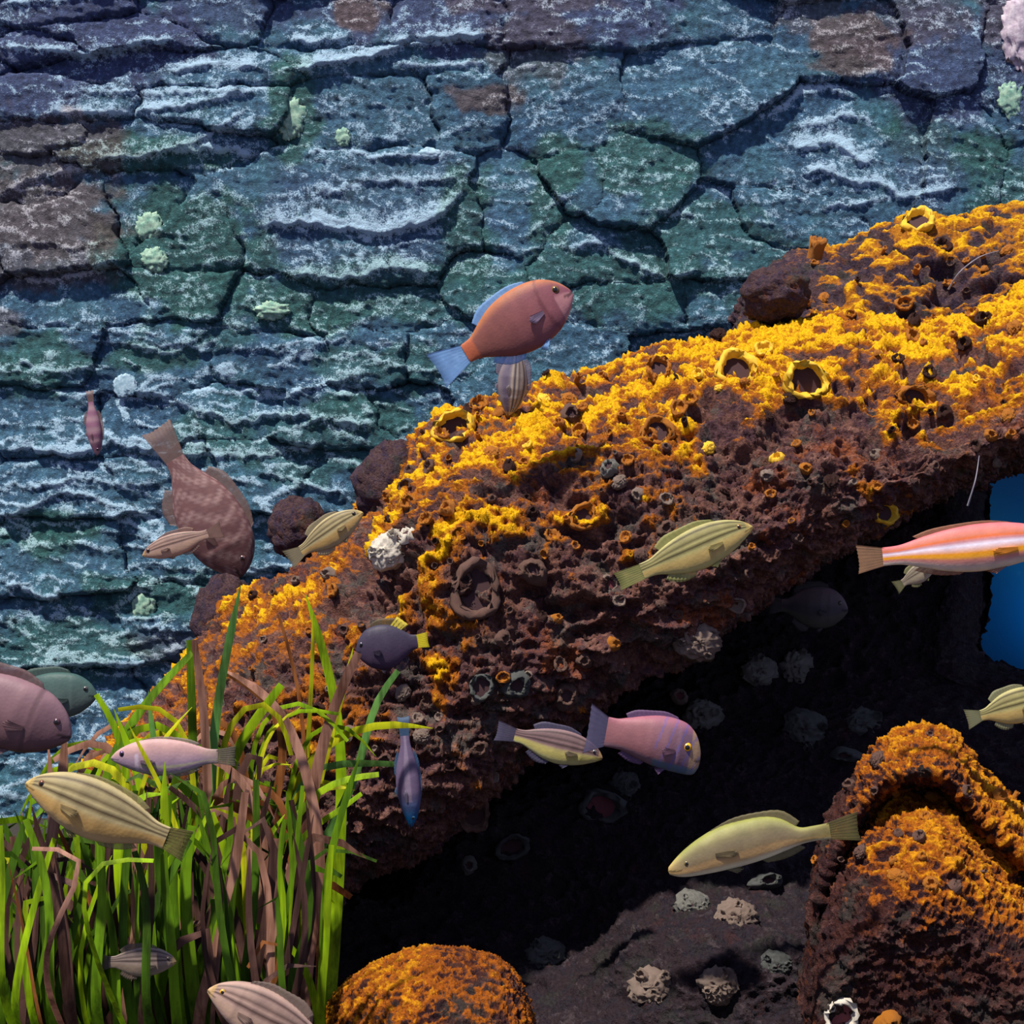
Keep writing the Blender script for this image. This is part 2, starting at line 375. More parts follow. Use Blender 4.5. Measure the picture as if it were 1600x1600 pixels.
    def blobs(L, f=2.0, seed=0):
        m = np.zeros(X.shape); nz = fbm(nx * f, ny * f, 40 + seed, 4)
        for (bx, by, rx, ry, k) in L:
            q = 1 - np.sqrt(((X - bx) / rx)**2 + ((Yp - by) / ry)**2)
            m = np.maximum(m, k * sst(-0.12, 0.28, q + 0.9 * nz))
        return np.clip(m, 0, 1)
    green = blobs([(460,170,45,90,.9),(290,400,150,120,.9),(730,360,45,120,.9),(870,260,50,60,.9),(860,350,40,70,.8),(1010,250,100,60,.8),
                   (1090,360,130,60,.7),(600,440,130,40,.8),(480,480,130,50,.9),(680,460,200,50,.7),(960,440,200,60,.8),(1440,200,60,60,.8),
                   (1530,240,60,40,.9),(60,570,80,50,.8),(230,560,80,25,.8),(560,650,110,40,.8),(80,830,80,40,.9),(330,680,80,40,.7),
                   (480,700,100,60,.6),(590,720,60,60,.7),(250,930,150,40,.8),(90,1010,130,50,.7),(220,245,140,30,.9),(540,570,60,30,.6),
                   (1300,100,50,30,.3),(350,520,60,30,.6),(640,580,60,50,.7),(1200,440,120,60,.6),(1560,300,60,60,.7)], 2.2, 1)
    brown = blobs([(70,235,150,60,.75),(80,340,130,80,.85),(70,410,110,50,.7),(1330,60,75,55,.9),(560,20,45,45,.9),(760,155,60,25,.85),
                   (1270,20,70,40,.5),(830,70,90,60,.5),(1560,20,40,60,.5),(1330,100,70,22,.85),(0,500,40,30,.6),(1440,30,90,50,.45),
                   (300,1010,120,30,.4),(830,5,140,25,.5)], 2.6, 2)
    purple = blobs([(130,60,220,90,.95),(60,130,130,60,.9),(800,30,330,60,.9),(1450,100,130,100,.85),(1600,60,80,150,.8),(330,15,130,40,.7),
                    (600,20,150,40,.8),(570,330,180,100,.25),(1450,260,60,80,.4)], 1.5, 3)
    H = H * 0.72
    PX = (X - 800) / 1600 * WY * K; PZ = CZ - (Yp - 800) / 1600 * WY * K
    V = np.stack([PX, WY - H, PZ], -1).reshape(-1, 3)
    n, m = X.shape
    F = gridF(n, m)
    labc = lab[:-1, :-1].ravel()
    Cx = X[:-1, :-1].ravel(); Cy = Yp[:-1, :-1].ravel()
    # behind the overhang on the right the stones stop and the smooth blue tank panel shows
    keep = ~((Cx > 1380) & (Cy > 560))
    A = np.stack([highlight, green, brown], -1).reshape(-1, 3).clip(0, 1); PU = purple.ravel()
    root = link('wall_back', mesh_np('wall_back', [(-3.2, WY + .16, -.02), (3.2, WY + .16, -.02), (3.2, WY + .16, 2.4), (-3.2, WY + .16, 2.4),
                (-3.2, WY + .06, -.02), (3.2, WY + .06, -.02), (3.2, WY + .06, 2.4), (-3.2, WY + .06, 2.4)],
                [(4, 5, 6, 7), (1, 0, 3, 2), (0, 4, 7, 3), (5, 1, 2, 6), (7, 6, 2, 3), (0, 1, 5, 4)], smooth=False), M_panel)
    tag(root, 'blue tank wall faced with split slate stones', kind='structure')
    for i in range(len(st)):
        f = F[(labc == i) & keep]
        if len(f) < 30: continue
        u, inv = np.unique(f, return_inverse=True); f = inv.reshape(-1, 4)
        e = np.concatenate([f[:, [0, 1]], f[:, [1, 2]], f[:, [2, 3]], f[:, [3, 0]]])
        es = {}
        key = np.sort(e, 1); kk = key[:, 0].astype(np.int64) * 10**7 + key[:, 1]
        uq, idx, cnt = np.unique(kk, return_index=True, return_counts=True)
        be = e[idx[cnt == 1]]
        bv = np.unique(be); mp = np.full(len(u), -1); mp[bv] = np.arange(len(bv)) + len(u)
        v = V[u]; back = v[bv].copy(); back[:, 1] = WY + 0.058
        vv = np.concatenate([v, back]); ff = np.concatenate([f, np.stack([be[:, 1], be[:, 0], mp[be[:, 0]], mp[be[:, 1]]], 1)])
        aa = np.concatenate([A[u], A[u][bv]]); pp = np.concatenate([PU[u], PU[u][bv]])
        link('stone', mesh_np('stone', vv, ff, {'masks': aa, 'purple': pp}), M_wall, root)
    return H, xs, ys, root
WH, WXS, WYS, WALL = build_wall()
def wall_pt(px, py, out=0.0):
    j = int((px - WXS[0]) / 2.85); i = int((py - WYS[0]) / 2.85)
    p = P(px, py, WY); p.y = WY - WH[i, j] - out; return p

fl = mesh_np('floor', [(-3.2, -1, 0), (3.2, -1, 0), (3.2, 3.06, 0), (-3.2, 3.06, 0), (-3.2, -1, -.05), (3.2, -1, -.05), (3.2, 3.06, -.05), (-3.2, 3.06, -.05)],
             [(0, 1, 2, 3), (7, 6, 5, 4), (0, 4, 5, 1), (1, 5, 6, 2), (2, 6, 7, 3), (3, 7, 4, 0)], smooth=False)
tag(link('floor', fl, M_sand), 'dark sandy tank floor', kind='structure')

# ------------------------------------------------------------------ ROCKS
PROJ = []        # (px, py, Y, co, normal) of all rock surfaces, to set things on them
def rock(name, rows, nu, nv, mat, amp, label, gfun, seed=0.0, wf=16, rfq=22, pits=(), spots=()):
    C = np.array(rows, float)                         # [row, station, (px,py,Y)]
    C = catmull(C, nv); C = catmull(C.transpose(1, 0, 2), nu)   # [u, v, 3]
    px, py, Yd = C[..., 0], C[..., 1], C[..., 2]
    B = np.stack([(px - 800) / 1600 * Yd * K, Yd, CZ - (py - 800) / 1600 * Yd * K], -1)
    du = np.gradient(B, axis=0); dv = np.gradient(B, axis=1)
    N = np.cross(dv, du); N /= np.linalg.norm(N, axis=-1, keepdims=True) + 1e-9
    if N[nu // 2, nv // 2, 1] > 0: N = -N
    x, y, z = B[..., 0] + seed, B[..., 1], B[..., 2]
    # big lumps, shelves, cups and crusting
    wxx = x + 0.02 * fbm(x * 9, y * 9, z * 9, 2); wzz = z + 0.02 * fbm(x * 9 + 5, y * 9, z * 9, 2)
    big = fbm(x * 5, y * 5, z * 5, 3)
    f1, f2 = worley(wxx * wf, y * wf, wzz * wf * 1.4)
    sel = sst(-0.05, 0.25, perlin(x * wf * .6, y * wf * .6, z * wf * .6))
    g1 = np.abs(perlin(wxx * wf * 2.2 + 3, y * wf * 2.2, wzz * wf * 3.0)) * 2.2
    rim = np.exp(-((f1 - 0.42) / 0.12)**2) * sel
    rim2 = np.clip(1 - g1, 0, 1)
    rg = ridged(wxx * rfq, y * rfq, wzz * rfq * 1.5, 5, 0.66)
    rs = ridged(x * rfq * 4, y * rfq * 4, z * rfq * 5, 3)
    fine = fbm(x * 110, y * 110, z * 110, 3)
    relief = 0.30 * (rim - 0.2) + 0.22 * (rim2 - .5) + 0.75 * (rg - .3) + 0.20 * (rs - .3) - 0.40 * sel * sst(0.30, 0.10, f1) + 0.10 * fine
    D = amp * (0.9 * big + relief)
    cavv = np.clip(relief * 1.6, -1, 1)
    wpx = px + 90 * perlin(x * 14, y * 14, z * 14) + 30 * perlin(x * 40, y * 40, z * 40); wpy = py + 90 * perlin(x * 14 + 9, y * 14, z * 14) + 30 * perlin(x * 40 + 7, y * 40, z * 40)
    pg = np.zeros(px.shape)
    for (a, b, ra, rb, dp) in pits:
        e = np.exp(-(((wpx - a) / ra)**2 + ((wpy - b) / rb)**2)**1.5); D = D - dp * e; pg -= e * .9  # hollows also lose growth colour, which paints their shade
    for (a, b, ra, rb, gp) in spots:
        pg += gp * np.exp(-(((wpx - a) / ra)**2 + ((wpy - b) / rb)**2))
    V = B + N * D[..., None]
    du = np.gradient(V, axis=0); dv = np.gradient(V, axis=1)
    N2 = np.cross(dv, du); N2 /= np.linalg.norm(N2, axis=-1, keepdims=True) + 1e-9
    if (N2 * N).sum() < 0: N2 = -N2
    vv = np.broadcast_to(np.linspace(0, 1, nv)[None, :], px.shape)
    G = gfun(px, py, vv, N2, N, dict(rim=rim, rim2=rim2, rg=rg, big=big, f1=f1, fine=fine, cav=cavv, pg=pg, x=x, y=y, z=z))
    me = mesh_np(name, V.reshape(-1, 3), gridF(nu, nv), {'growth': np.clip(G, -.5, 1.2).ravel(), 'cavity': cavv.ravel()})
    o = link(name, me, mat)
    o['label'] = label; o['category'] = 'rock'
    N2_ = N2[::2, ::2].reshape(-1, 3)
    q = V[::2, ::2].reshape(-1, 3); Y = q[:, 1]
    PROJ.append((q[:, 0] / Y / K * 1600 + 800, 800 - (q[:, 2] - CZ) / Y / K * 1600, Y, q, N2_, o))
    return o
def surf(px, py, rad=5, only=None):
    best = None
    for (a, b, Y, q, n, o) in PROJ:
        if only is not None and o not in only: continue
        m = np.nonzero((np.abs(a - px) < rad) & (np.abs(b - py) < rad) & (n[:, 1] < 0.25))[0]
        if len(m) == 0: continue
        k = m[np.argmin(Y[m])]
        if best is None or Y[k] < best[0]:
            mm = m[np.abs(Y[m] - Y[k]) < 0.03]
            nn = n[mm].mean(0); nn /= np.linalg.norm(nn) + 1e-9
            best = (Y[k], Vector(q[k].tolist()), Vector(nn.tolist()), o)
    return best

# main slanting reef
st = [150, 270, 360, 430, 520, 600, 680, 780, 900, 1000, 1100, 1200, 1300, 1400, 1500, 1620, 1800]
A_ = [1190,1060, 955, 905, 850, 760, 660, 618, 585, 556, 535, 505, 490, 500, 500, 450, 420]
F_ = [1750,1750,1700,1560,1405,1345,1300,1200,1120,1060,1000, 920, 850, 790, 735, 680, 640]
def mk(f): return [f(x, a, l) for x, a, l in zip(st, A_, F_)]
rows = [
    mk(lambda x, a, l: (x, min(a + 600, l - 90) if x > 900 else a + 600, 2.32)),
    mk(lambda x, a, l: (x, a + 110, 2.28)),
    mk(lambda x, a, l: (x, a + 4, 2.12)),
    mk(lambda x, a, l: (x, a + 42, 1.97)),
    mk(lambda x, a, l: (x, a + 95, 1.84)),
    mk(lambda x, a, l: (x, min(a + 175, l - 60), 1.77)),
    mk(lambda x, a, l: (x, min(a + 175, l - 60) * 0.6 + l * 0.4, 1.73)),
    mk(lambda x, a, l: (x, min(a + 175, l - 60) * 0.25 + l * 0.75, 1.72)),
    mk(lambda x, a, l: (x, l, 1.77)),
    mk(lambda x, a, l: (x, 800 + (l - 800) * 0.98 + 4, 1.90)),
    mk(lambda x, a, l: (x, 800 + (l - 800) * 0.85, 2.15)),
    mk(lambda x, a, l: (x, 800 + (l - 800) * 0.75, 2.40)),
]
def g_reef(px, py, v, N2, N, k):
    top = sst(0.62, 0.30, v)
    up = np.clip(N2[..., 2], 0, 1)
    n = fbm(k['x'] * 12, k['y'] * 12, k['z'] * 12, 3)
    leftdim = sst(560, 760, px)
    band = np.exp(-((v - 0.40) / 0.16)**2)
    G = top * (0.05 + 0.42 * up + 0.62 * k['cav'] + 0.22 * band + .1 * sst(900, 1300, px)) * (0.45 + 0.55 * leftdim) + 0.75 * n * top + 0.35 * np.clip(k['cav'], -1, 1) - .10 + k['pg']  # yellow growth, with lit ridges and shaded pits painted in
    patch = sst(0.1, 0.5, fbm(k['x'] * 7, k['y'] * 7 + 3, k['z'] * 7, 2)) * (0.35 + .4 * up) * sst(1300, 1150, py) * sst(1050, 900, px)
    return G + patch - 0.15 * sst(0.5, 0.75, v)
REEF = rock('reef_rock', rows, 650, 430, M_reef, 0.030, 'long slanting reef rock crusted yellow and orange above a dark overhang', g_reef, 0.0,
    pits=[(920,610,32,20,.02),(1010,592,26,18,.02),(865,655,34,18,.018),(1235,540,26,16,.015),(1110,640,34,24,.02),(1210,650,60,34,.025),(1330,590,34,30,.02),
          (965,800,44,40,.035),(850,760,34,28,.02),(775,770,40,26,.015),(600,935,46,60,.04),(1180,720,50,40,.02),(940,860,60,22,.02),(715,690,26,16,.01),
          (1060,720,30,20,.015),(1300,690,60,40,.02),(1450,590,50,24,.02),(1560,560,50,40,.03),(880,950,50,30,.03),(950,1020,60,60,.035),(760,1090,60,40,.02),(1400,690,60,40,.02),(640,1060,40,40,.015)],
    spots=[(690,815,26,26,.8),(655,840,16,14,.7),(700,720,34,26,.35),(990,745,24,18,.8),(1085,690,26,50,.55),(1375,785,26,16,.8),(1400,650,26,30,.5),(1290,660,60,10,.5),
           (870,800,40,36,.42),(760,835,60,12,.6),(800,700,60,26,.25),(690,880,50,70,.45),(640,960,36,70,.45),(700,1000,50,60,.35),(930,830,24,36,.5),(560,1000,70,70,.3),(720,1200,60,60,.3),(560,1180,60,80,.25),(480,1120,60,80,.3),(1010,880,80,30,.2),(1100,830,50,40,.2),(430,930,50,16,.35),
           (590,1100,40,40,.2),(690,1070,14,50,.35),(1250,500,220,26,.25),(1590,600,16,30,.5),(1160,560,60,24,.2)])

# rear boulder, top right
st2 = [1150, 1165, 1185, 1240, 1300, 1390, 1440, 1500, 1560, 1640, 1800]
A2 =  [ 500,  455,  432,  398,  388,  350,  334,  340,  322,  320, 310]
rows2 = [[(x + 10, a + 330, 2.46) for x, a in zip(st2, A2)],
         [(x + 5, a + 60, 2.44) for x, a in zip(st2, A2)],
         [(x, a + 4, 2.34) for x, a in zip(st2, A2)],
         [(x, a + 45, 2.22) for x, a in zip(st2, A2)],
         [(x, a + 100, 2.14) for x, a in zip(st2, A2)],
         [(x, a + 170, 2.10) for x, a in zip(st2, A2)],
         [(x, a + 330, 2.12) for x, a in zip(st2, A2)]]
def g_rear(px, py, v, N2, N, k):
    up = np.clip(N2[..., 2], 0, 1)
    return (0.08 + 0.55 * up + 0.5 * k['cav'] + 0.3 * fbm(k['x'] * 10, k['y'] * 10, k['z'] * 10, 3)) * (0.25 + 0.75 * sst(1230, 1330, px)) + k['pg']
REAR = rock('boulder', rows2, 330, 180, M_rear, 0.020, 'boulder with purple left end behind the top of the reef rock', g_rear, 4.0, 12, 15,
    pits=[(1425,380,40,18,.02),(1500,440,70,34,.04),(1340,400,40,16,.015),(1215,420,30,16,.01),(1590,430,30,20,.02),(1400,470,30,16,.015),(1550,360,30,10,.01),(1310,440,30,20,.01)],
    spots=[(1330,480,80,30,.2),(1380,430,30,30,.15),(1440,345,40,16,.35)])

# dark rock under the overhang
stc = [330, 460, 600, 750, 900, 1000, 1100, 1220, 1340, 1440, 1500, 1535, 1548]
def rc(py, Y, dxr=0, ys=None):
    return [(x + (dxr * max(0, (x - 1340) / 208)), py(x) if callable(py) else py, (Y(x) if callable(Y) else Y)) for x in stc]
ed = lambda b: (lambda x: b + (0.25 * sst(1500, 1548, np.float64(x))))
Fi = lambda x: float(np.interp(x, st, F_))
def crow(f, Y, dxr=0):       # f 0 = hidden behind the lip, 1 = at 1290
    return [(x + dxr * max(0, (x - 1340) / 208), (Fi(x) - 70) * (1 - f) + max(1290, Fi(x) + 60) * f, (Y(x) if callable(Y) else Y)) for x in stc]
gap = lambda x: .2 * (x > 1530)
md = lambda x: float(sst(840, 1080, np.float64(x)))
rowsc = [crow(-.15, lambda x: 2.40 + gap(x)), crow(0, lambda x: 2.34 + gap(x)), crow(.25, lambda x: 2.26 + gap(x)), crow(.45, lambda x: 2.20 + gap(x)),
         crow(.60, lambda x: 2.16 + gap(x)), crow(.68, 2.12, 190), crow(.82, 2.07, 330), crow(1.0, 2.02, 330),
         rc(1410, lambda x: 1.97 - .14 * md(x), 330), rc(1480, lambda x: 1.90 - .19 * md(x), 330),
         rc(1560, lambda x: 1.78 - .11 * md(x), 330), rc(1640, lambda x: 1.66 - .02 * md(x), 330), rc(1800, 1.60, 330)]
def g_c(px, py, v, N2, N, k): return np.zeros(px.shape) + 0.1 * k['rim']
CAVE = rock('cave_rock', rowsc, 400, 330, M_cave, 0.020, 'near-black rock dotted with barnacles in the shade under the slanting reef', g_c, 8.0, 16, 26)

# orange boulder lower right
u = [1262, 1285, 1330, 1372, 1420, 1480, 1530, 1580, 1640, 1760]
t_ = [1560, 1330, 1225, 1172, 1152, 1158, 1215, 1262, 1300, 1330]
rowso = [[(x + 8, a + 480, 1.66) for x, a in zip(u, t_)],
         [(x + 4, a + 40, 1.62) for x, a in zip(u, t_)],
         [(x, a + 2, 1.55) for x, a in zip(u, t_)],
         [(x, a + 55, 1.47) for x, a in zip(u, t_)],
         [(x, a + 85, 1.50 + (.05 if 1360 < x < 1520 else 0)) for x, a in zip(u, t_)],
         [(x, a + 130, 1.47) for x, a in zip(u, t_)],
         [(x, a + 170, 1.42) for x, a in zip(u, t_)],
         [(x, a + 260, 1.37) for x, a in zip(u, t_)],
         [(x, a + 340, 1.37) for x, a in zip(u, t_)],
         [(x, 1640 + (a - 1150) * .3, 1.38) for x, a in zip(u, t_)],
         [(x, 1850 + (a - 1150) * .2, 1.40) for x, a in zip(u, t_)]]
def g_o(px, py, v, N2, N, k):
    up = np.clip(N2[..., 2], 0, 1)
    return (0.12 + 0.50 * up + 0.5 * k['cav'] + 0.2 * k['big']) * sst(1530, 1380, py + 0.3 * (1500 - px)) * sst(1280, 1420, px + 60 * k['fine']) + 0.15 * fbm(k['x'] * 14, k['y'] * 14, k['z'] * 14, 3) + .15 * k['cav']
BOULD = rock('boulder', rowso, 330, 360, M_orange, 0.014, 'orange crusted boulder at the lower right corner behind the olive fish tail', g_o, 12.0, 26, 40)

# small orange rock at the bottom edge
u = [470, 500, 540, 600, 660, 720, 780, 812, 835, 850]
t_ = [1690, 1600, 1540, 1500, 1484, 1486, 1500, 1535, 1600, 1690]
rowsb = [[(x, a + 200, 1.50) for x, a in zip(u, t_)],
         [(x, a + 30, 1.48) for x, a in zip(u, t_)],
         [(x, a, 1.42) for x, a in zip(u, t_)],
         [(x, a + 40, 1.34) for x, a in zip(u, t_)],
         [(x, a + 110, 1.29) for x, a in zip(u, t_)],
         [(x, max(a + 190, 1700), 1.27) for x, a in zip(u, t_)],
         [(x, 1900, 1.27) for x, a in zip(u, t_)]]
def g_b(px, py, v, N2, N, k):
    up = np.clip(N2[..., 2], 0, 1)
    return (0.22 + 0.35 * up + 0.6 * k['cav'] + .4 * k['fine']) * (0.55 + 0.45 * sst(720, 640, px))
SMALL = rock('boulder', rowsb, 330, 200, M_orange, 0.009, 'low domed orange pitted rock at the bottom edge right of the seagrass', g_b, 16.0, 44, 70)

# dark lumps on the far left shoulder of the reef
def lump(name, px, py, Y, rx, ry, rz, mat, label, cat='rock', seed=0, amp=.35):
    n, m = 40, 48
    th = np.linspace(0, math.pi, n)[:, None]; ph = np.linspace(0, 2 * math.pi, m, endpoint=False)[None, :]
    d = np.stack([np.sin(th) * np.cos(ph), np.sin(th) * np.sin(ph), np.cos(th) + 0 * ph], -1)
    r = 1 + amp * fbm(d[..., 0] * 2 + seed, d[..., 1] * 2, d[..., 2] * 2, 4) + amp * .35 * ridged(d[..., 0] * 5 + seed, d[..., 1] * 5, d[..., 2] * 5, 3)
    V = d * r[..., None] * np.array([rx, ry, rz])
    me = mesh_np(name, V.reshape(-1, 3), gridF(n, m, True), {'growth': np.zeros(n * m) - .3, 'cavity': np.zeros(n * m)})
    o = link(name, me, mat); o.location = P(px, py, Y)
    tag(o, label, cat); return o
lump('boulder', 466, 828, 2.14, .040, .045, .046, M_rear, 'small dark purple rock left of the tan fish on the reef shoulder', seed=3)
lump('boulder', 618, 762, 2.06, .055, .060, .062, M_rear, 'dark blue-purple knob on the reef edge above the white barnacle cluster', seed=5)
lump('boulder', 352, 965, 2.12, .045, .05, .060, M_rear, 'dark purple rock low on the left shoulder behind the tall grass blades', seed=9)
lump('boulder', 1212, 462, 2.08, .045, .05, .038, M_rear, 'rounded dark lump at the purple end of the top right boulder', seed=12)

# ------------------------------------------------------------------ BARNACLES AND SHELLS
def barn_mesh(seed, kind):
    r = np.random.default_rng(seed)
    m = 22; ph = np.linspace(0, 2 * math.pi, m, endpoint=False)
    if kind == 'cone':   prof = [(1.0, -.1), (.96, .15), (.80, .42), (.62, .62), (.50, .66), (.42, .58), (.36, .35), (.2, .2), (.01, .18)]
    elif kind == 'ring': prof = [(.90, -.2), (1.0, .05), (1.0, .28), (.90, .38), (.76, .36), (.68, .22), (.62, -.05), (.3, -.15), (.01, -.16)]
    elif kind == 'tube': prof = [(.62, -.3), (.60, .3), (.62, .8), (.70, 1.25), (.62, 1.38), (.48, 1.30), (.42, 1.0), (.2, .8), (.01, .75)]
    else:                prof = [(1.1, -.1), (1.05, .18), (.90, .34), (.70, .42), (.58, .30), (.45, .36), (.30, .28), (.15, .36), (.01, .3)]
    V = []
    n1 = 1 + 0.20 * np.interp(ph, np.linspace(0, 2 * math.pi, 8), np.append(x := r.uniform(-1, 1, 7), x[0]))
    for i, (a, h) in enumerate(prof):
        pl = 1 + (0.10 if kind != 'tube' else .04) * r.uniform(-1, 1, m) * (i < 7)
        hh = h + (0.24 * r.uniform(-1, 1, m) if 2 <= i <= 5 else 0)
        V.append(np.stack([a * pl * n1 * np.cos(ph), a * pl * n1 * np.sin(ph) * 0.9, hh + 0 * ph], -1))
    if kind == 'clus':       # lumpy crusted dome pierced by small cups
        n, m = 20, 30
        th = np.linspace(0.02, math.pi * .62, n)[:, None]; p2 = np.linspace(0, 2 * math.pi, m, endpoint=False)[None, :]
        d = np.stack([np.sin(th) * np.cos(p2), np.sin(th) * np.sin(p2), np.cos(th) + 0 * p2], -1)
        a1, a2 = worley(d[..., 0] * 3 + seed, d[..., 1] * 3, d[..., 2] * 3)
        rad = 1 + .30 * fbm(d[..., 0] * 1.6 + seed * 3, d[..., 1] * 1.6, d[..., 2], 3) - .5 * sst(.38, .16, a1) + .16 * np.exp(-((a1 - .42) / .1)**2) + .12 * r.uniform(-1, 1, (n, m))
        V = d * rad[..., None] * np.array([1, .9, .55])
        return mesh_np('barnacle', V.reshape(-1, 3), gridF(n, m, True))
    V = np.array(V).reshape(-1, 3)
    return mesh_np('barnacle', V, gridF(len(prof), m, True))
def throat_mesh(): 
    m = 14; ph = np.linspace(0, 2 * math.pi, m, endpoint=False)
    V = [(0, 0, .02)] + [(math.cos(a), math.sin(a), 0) for a in ph]
    return mesh_np('throat', V, [(0, i + 1, (i + 1) % m + 1) for i in range(m)])
BM = {(k, i): barn_mesh(i * 7 + len(k), k) for k in ('cone', 'ring', 'tube', 'clus') for i in range(4)}
_cache = {}
def meshfor(kind, i, mat):
    key = (kind, i, mat.name)
    if key not in _cache:
        me = BM[(kind, i)].copy(); me.materials.clear(); me.materials.append(mat); _cache[key] = me
    return _cache[key]
_th = {}
def throatfor(mat):
    if mat.name not in _th:
        me = throat_mesh(); me.materials.append(mat); _th[mat.name] = me
    return _th[mat.name]
def orient(loc, nrm, size, spin, toward=0.0, sy=1.0):
    n = (nrm * (1 - toward) + Vector((0, -1, 0.1)) * toward).normalized()
    q = n.to_track_quat('Z', 'Y').to_matrix().to_4x4()
    return Matrix.Translation(loc) @ q @ Matrix.Rotation(spin, 4, 'Z') @ Matrix.Diagonal((size, size * sy, size, 1))
def barnacle(px, py, rpx, kind, mat, label, name='barnacle', cat='barnacle', throat=M_throat, toward=.5, sy=1.0, spin=0, i=0, group=None, plates=True):
    s = surf(px, py)
    if not s: print('no surf', px, py, label); return
    Y, q, n, o = s
    size = rpx * Y * K / 1600
    Mx = orient(q + n * size * 0.05, n, size, spin, toward, sy)
    root = empty(name, Mx); tag(root, label, cat, group)
    b = link('shell_wall', meshfor(kind, i, mat), mat, root)
    hz, rr = {'cone': (.38, .38), 'ring': (.0, .64), 'tube': (.95, .44), 'clus': (.50, .16)}[kind]
    link('opening', throatfor(throat), throat, root, Matrix.Translation((0, 0, hz)) @ Matrix.Diagonal((rr, rr, 1, 1)))
    if kind == 'clus':          # secondary cups crowding round the first
        r = random.Random(int(px * 7 + py))
        for k in range(3):
            a = k * 2.1 + r.random() * 1.6; d = r.uniform(.45, .8)
            link('cup', meshfor('cone', (k + i) % 4, mat), mat, root,
                 Matrix.Translation((d * math.cos(a), d * math.sin(a), .12)) @ Matrix.Rotation(a, 4, 'Z') @ Matrix.Rotation(.4, 4, 'Y') @ Matrix.Diagonal((r.uniform(.25, .45), r.uniform(.25, .4), r.uniform(.4, .8), 1)))
    return root
B = barnacle
B(608, 862, 30, 'clus', M_cream, 'bright cream barnacle cluster like a small skull on the reef edge', toward=.7, spin=.8)
B(638, 836, 17, 'cone', M_cream, 'small white barnacle tinged yellow just right of the bright cluster', toward=.3, i=1)
B(742, 925, 40, 'ring', M_mshell, 'large oval brown shell mouth in the middle of the reef face', 'barnacle_shell', toward=.8, spin=.2, sy=1.3, i=2)
B(722, 912, 20, 'ring', M_mshell, 'small dark shell mouth touching the large oval one on the reef face', 'barnacle_shell', toward=.8, i=1)
B(835, 888, 26, 'cone', M_mshell, 'dull maroon barnacle right of the large oval shell mouth', toward=.8, i=3)
B(951, 912, 15, 'ring', M_barnp, 'little pink ring barnacle at the tail tip of the central striped fish', toward=.9, i=0, throat=M_throat_r)
B(750, 1070, 23, 'ring', M_bdim, 'round grey ring barnacle below the middle of the reef face', toward=.9, i=1)
B(808, 1072, 26, 'cone', M_bdim, 'grey green barnacle right of the round grey ring', toward=.8, i=2)
B(886, 1088, 24, 'cone', M_mshell, 'brown barnacle above the pink-purple fish tail', toward=.8, i=1)
B(745, 1272, 24, 'ring', M_mshell, 'tan loop-shaped shell at the lowest tip of the reef face', 'barnacle_shell', toward=.8, sy=1.3, i=2)
B(1092, 998, 32, 'clus', M_barnp, 'large pale barnacle lump in the dark below the central striped fish', toward=.8, i=0)
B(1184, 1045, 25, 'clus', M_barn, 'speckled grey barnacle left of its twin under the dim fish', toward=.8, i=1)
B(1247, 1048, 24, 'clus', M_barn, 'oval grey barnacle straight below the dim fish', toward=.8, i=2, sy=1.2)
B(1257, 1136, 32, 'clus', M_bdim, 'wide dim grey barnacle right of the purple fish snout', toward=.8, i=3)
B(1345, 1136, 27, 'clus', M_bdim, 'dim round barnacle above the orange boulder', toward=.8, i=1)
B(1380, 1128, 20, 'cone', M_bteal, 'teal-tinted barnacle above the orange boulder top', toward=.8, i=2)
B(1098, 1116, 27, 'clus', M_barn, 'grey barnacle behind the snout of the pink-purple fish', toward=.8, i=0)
B(1065, 1085, 16, 'cone', M_barnp, 'small reddish barnacle above the pink-purple fish head', toward=.8, i=3, throat=M_throat_r)
B(940, 1258, 36, 'ring', M_bdim, 'wide grey barnacle with a dark red mouth in the cave', toward=.9, i=0, sy=.75, throat=M_throat_r)
B(975, 1225, 22, 'clus', M_bdim, 'grey barnacle perched over the red-mouthed one', toward=.8, i=2)
B(800, 1325, 31, 'ring', M_bdim, 'thin broken grey shell loop in the dark cave', 'barnacle_shell', toward=.95, i=3, sy=.75, spin=.6)
B(736, 1348, 16, 'cone', M_barn, 'tiny pale barnacle left of the broken shell loop', toward=.8, i=1)
B(1080, 1416, 25, 'clus', M_barn, 'grey-brown barnacle under the chin of the olive fish', toward=.8, i=3)
B(1155, 1430, 29, 'clus', M_barnp, 'brightest pink-white barnacle below the olive fish', toward=.8, i=0)
B(1200, 1380, 28, 'cone', M_bdim, 'flat dim barnacle close under the olive fish belly', toward=.6, sy=.5, i=2)
B(1018, 1542, 32, 'clus', M_barnp, 'round brown barnacle at the bottom left of the lower cave rock', toward=.8, i=1)
B(1122, 1540, 28, 'clus', M_barnp, 'ragged pink-white barnacle at the bottom of the cave rock', toward=.8, i=2)
B(1215, 1506, 24, 'clus', M_bdim, 'dim grey barnacle left of the lower orange boulder base', toward=.8, i=3)
B(852, 1492, 28, 'clus', M_bdim, 'faint grey barnacle above the low orange rock right end', toward=.8, i=1)
B(1320, 1180, 24, 'cone', M_bdim, 'flat grey barnacle at the left foot of the orange boulder crown', toward=.5, sy=.5, i=0)
B(1310, 1590, 33, 'ring', M_cream, 'big white open shell cup on the bottom edge', 'barnacle_shell', toward=.25, i=1, throat=M_throat_r)
B(1385, 1598, 22, 'cone', M_oshell, 'bright orange spiky barnacle on the bottom edge beside the white cup', toward=.2, i=2)
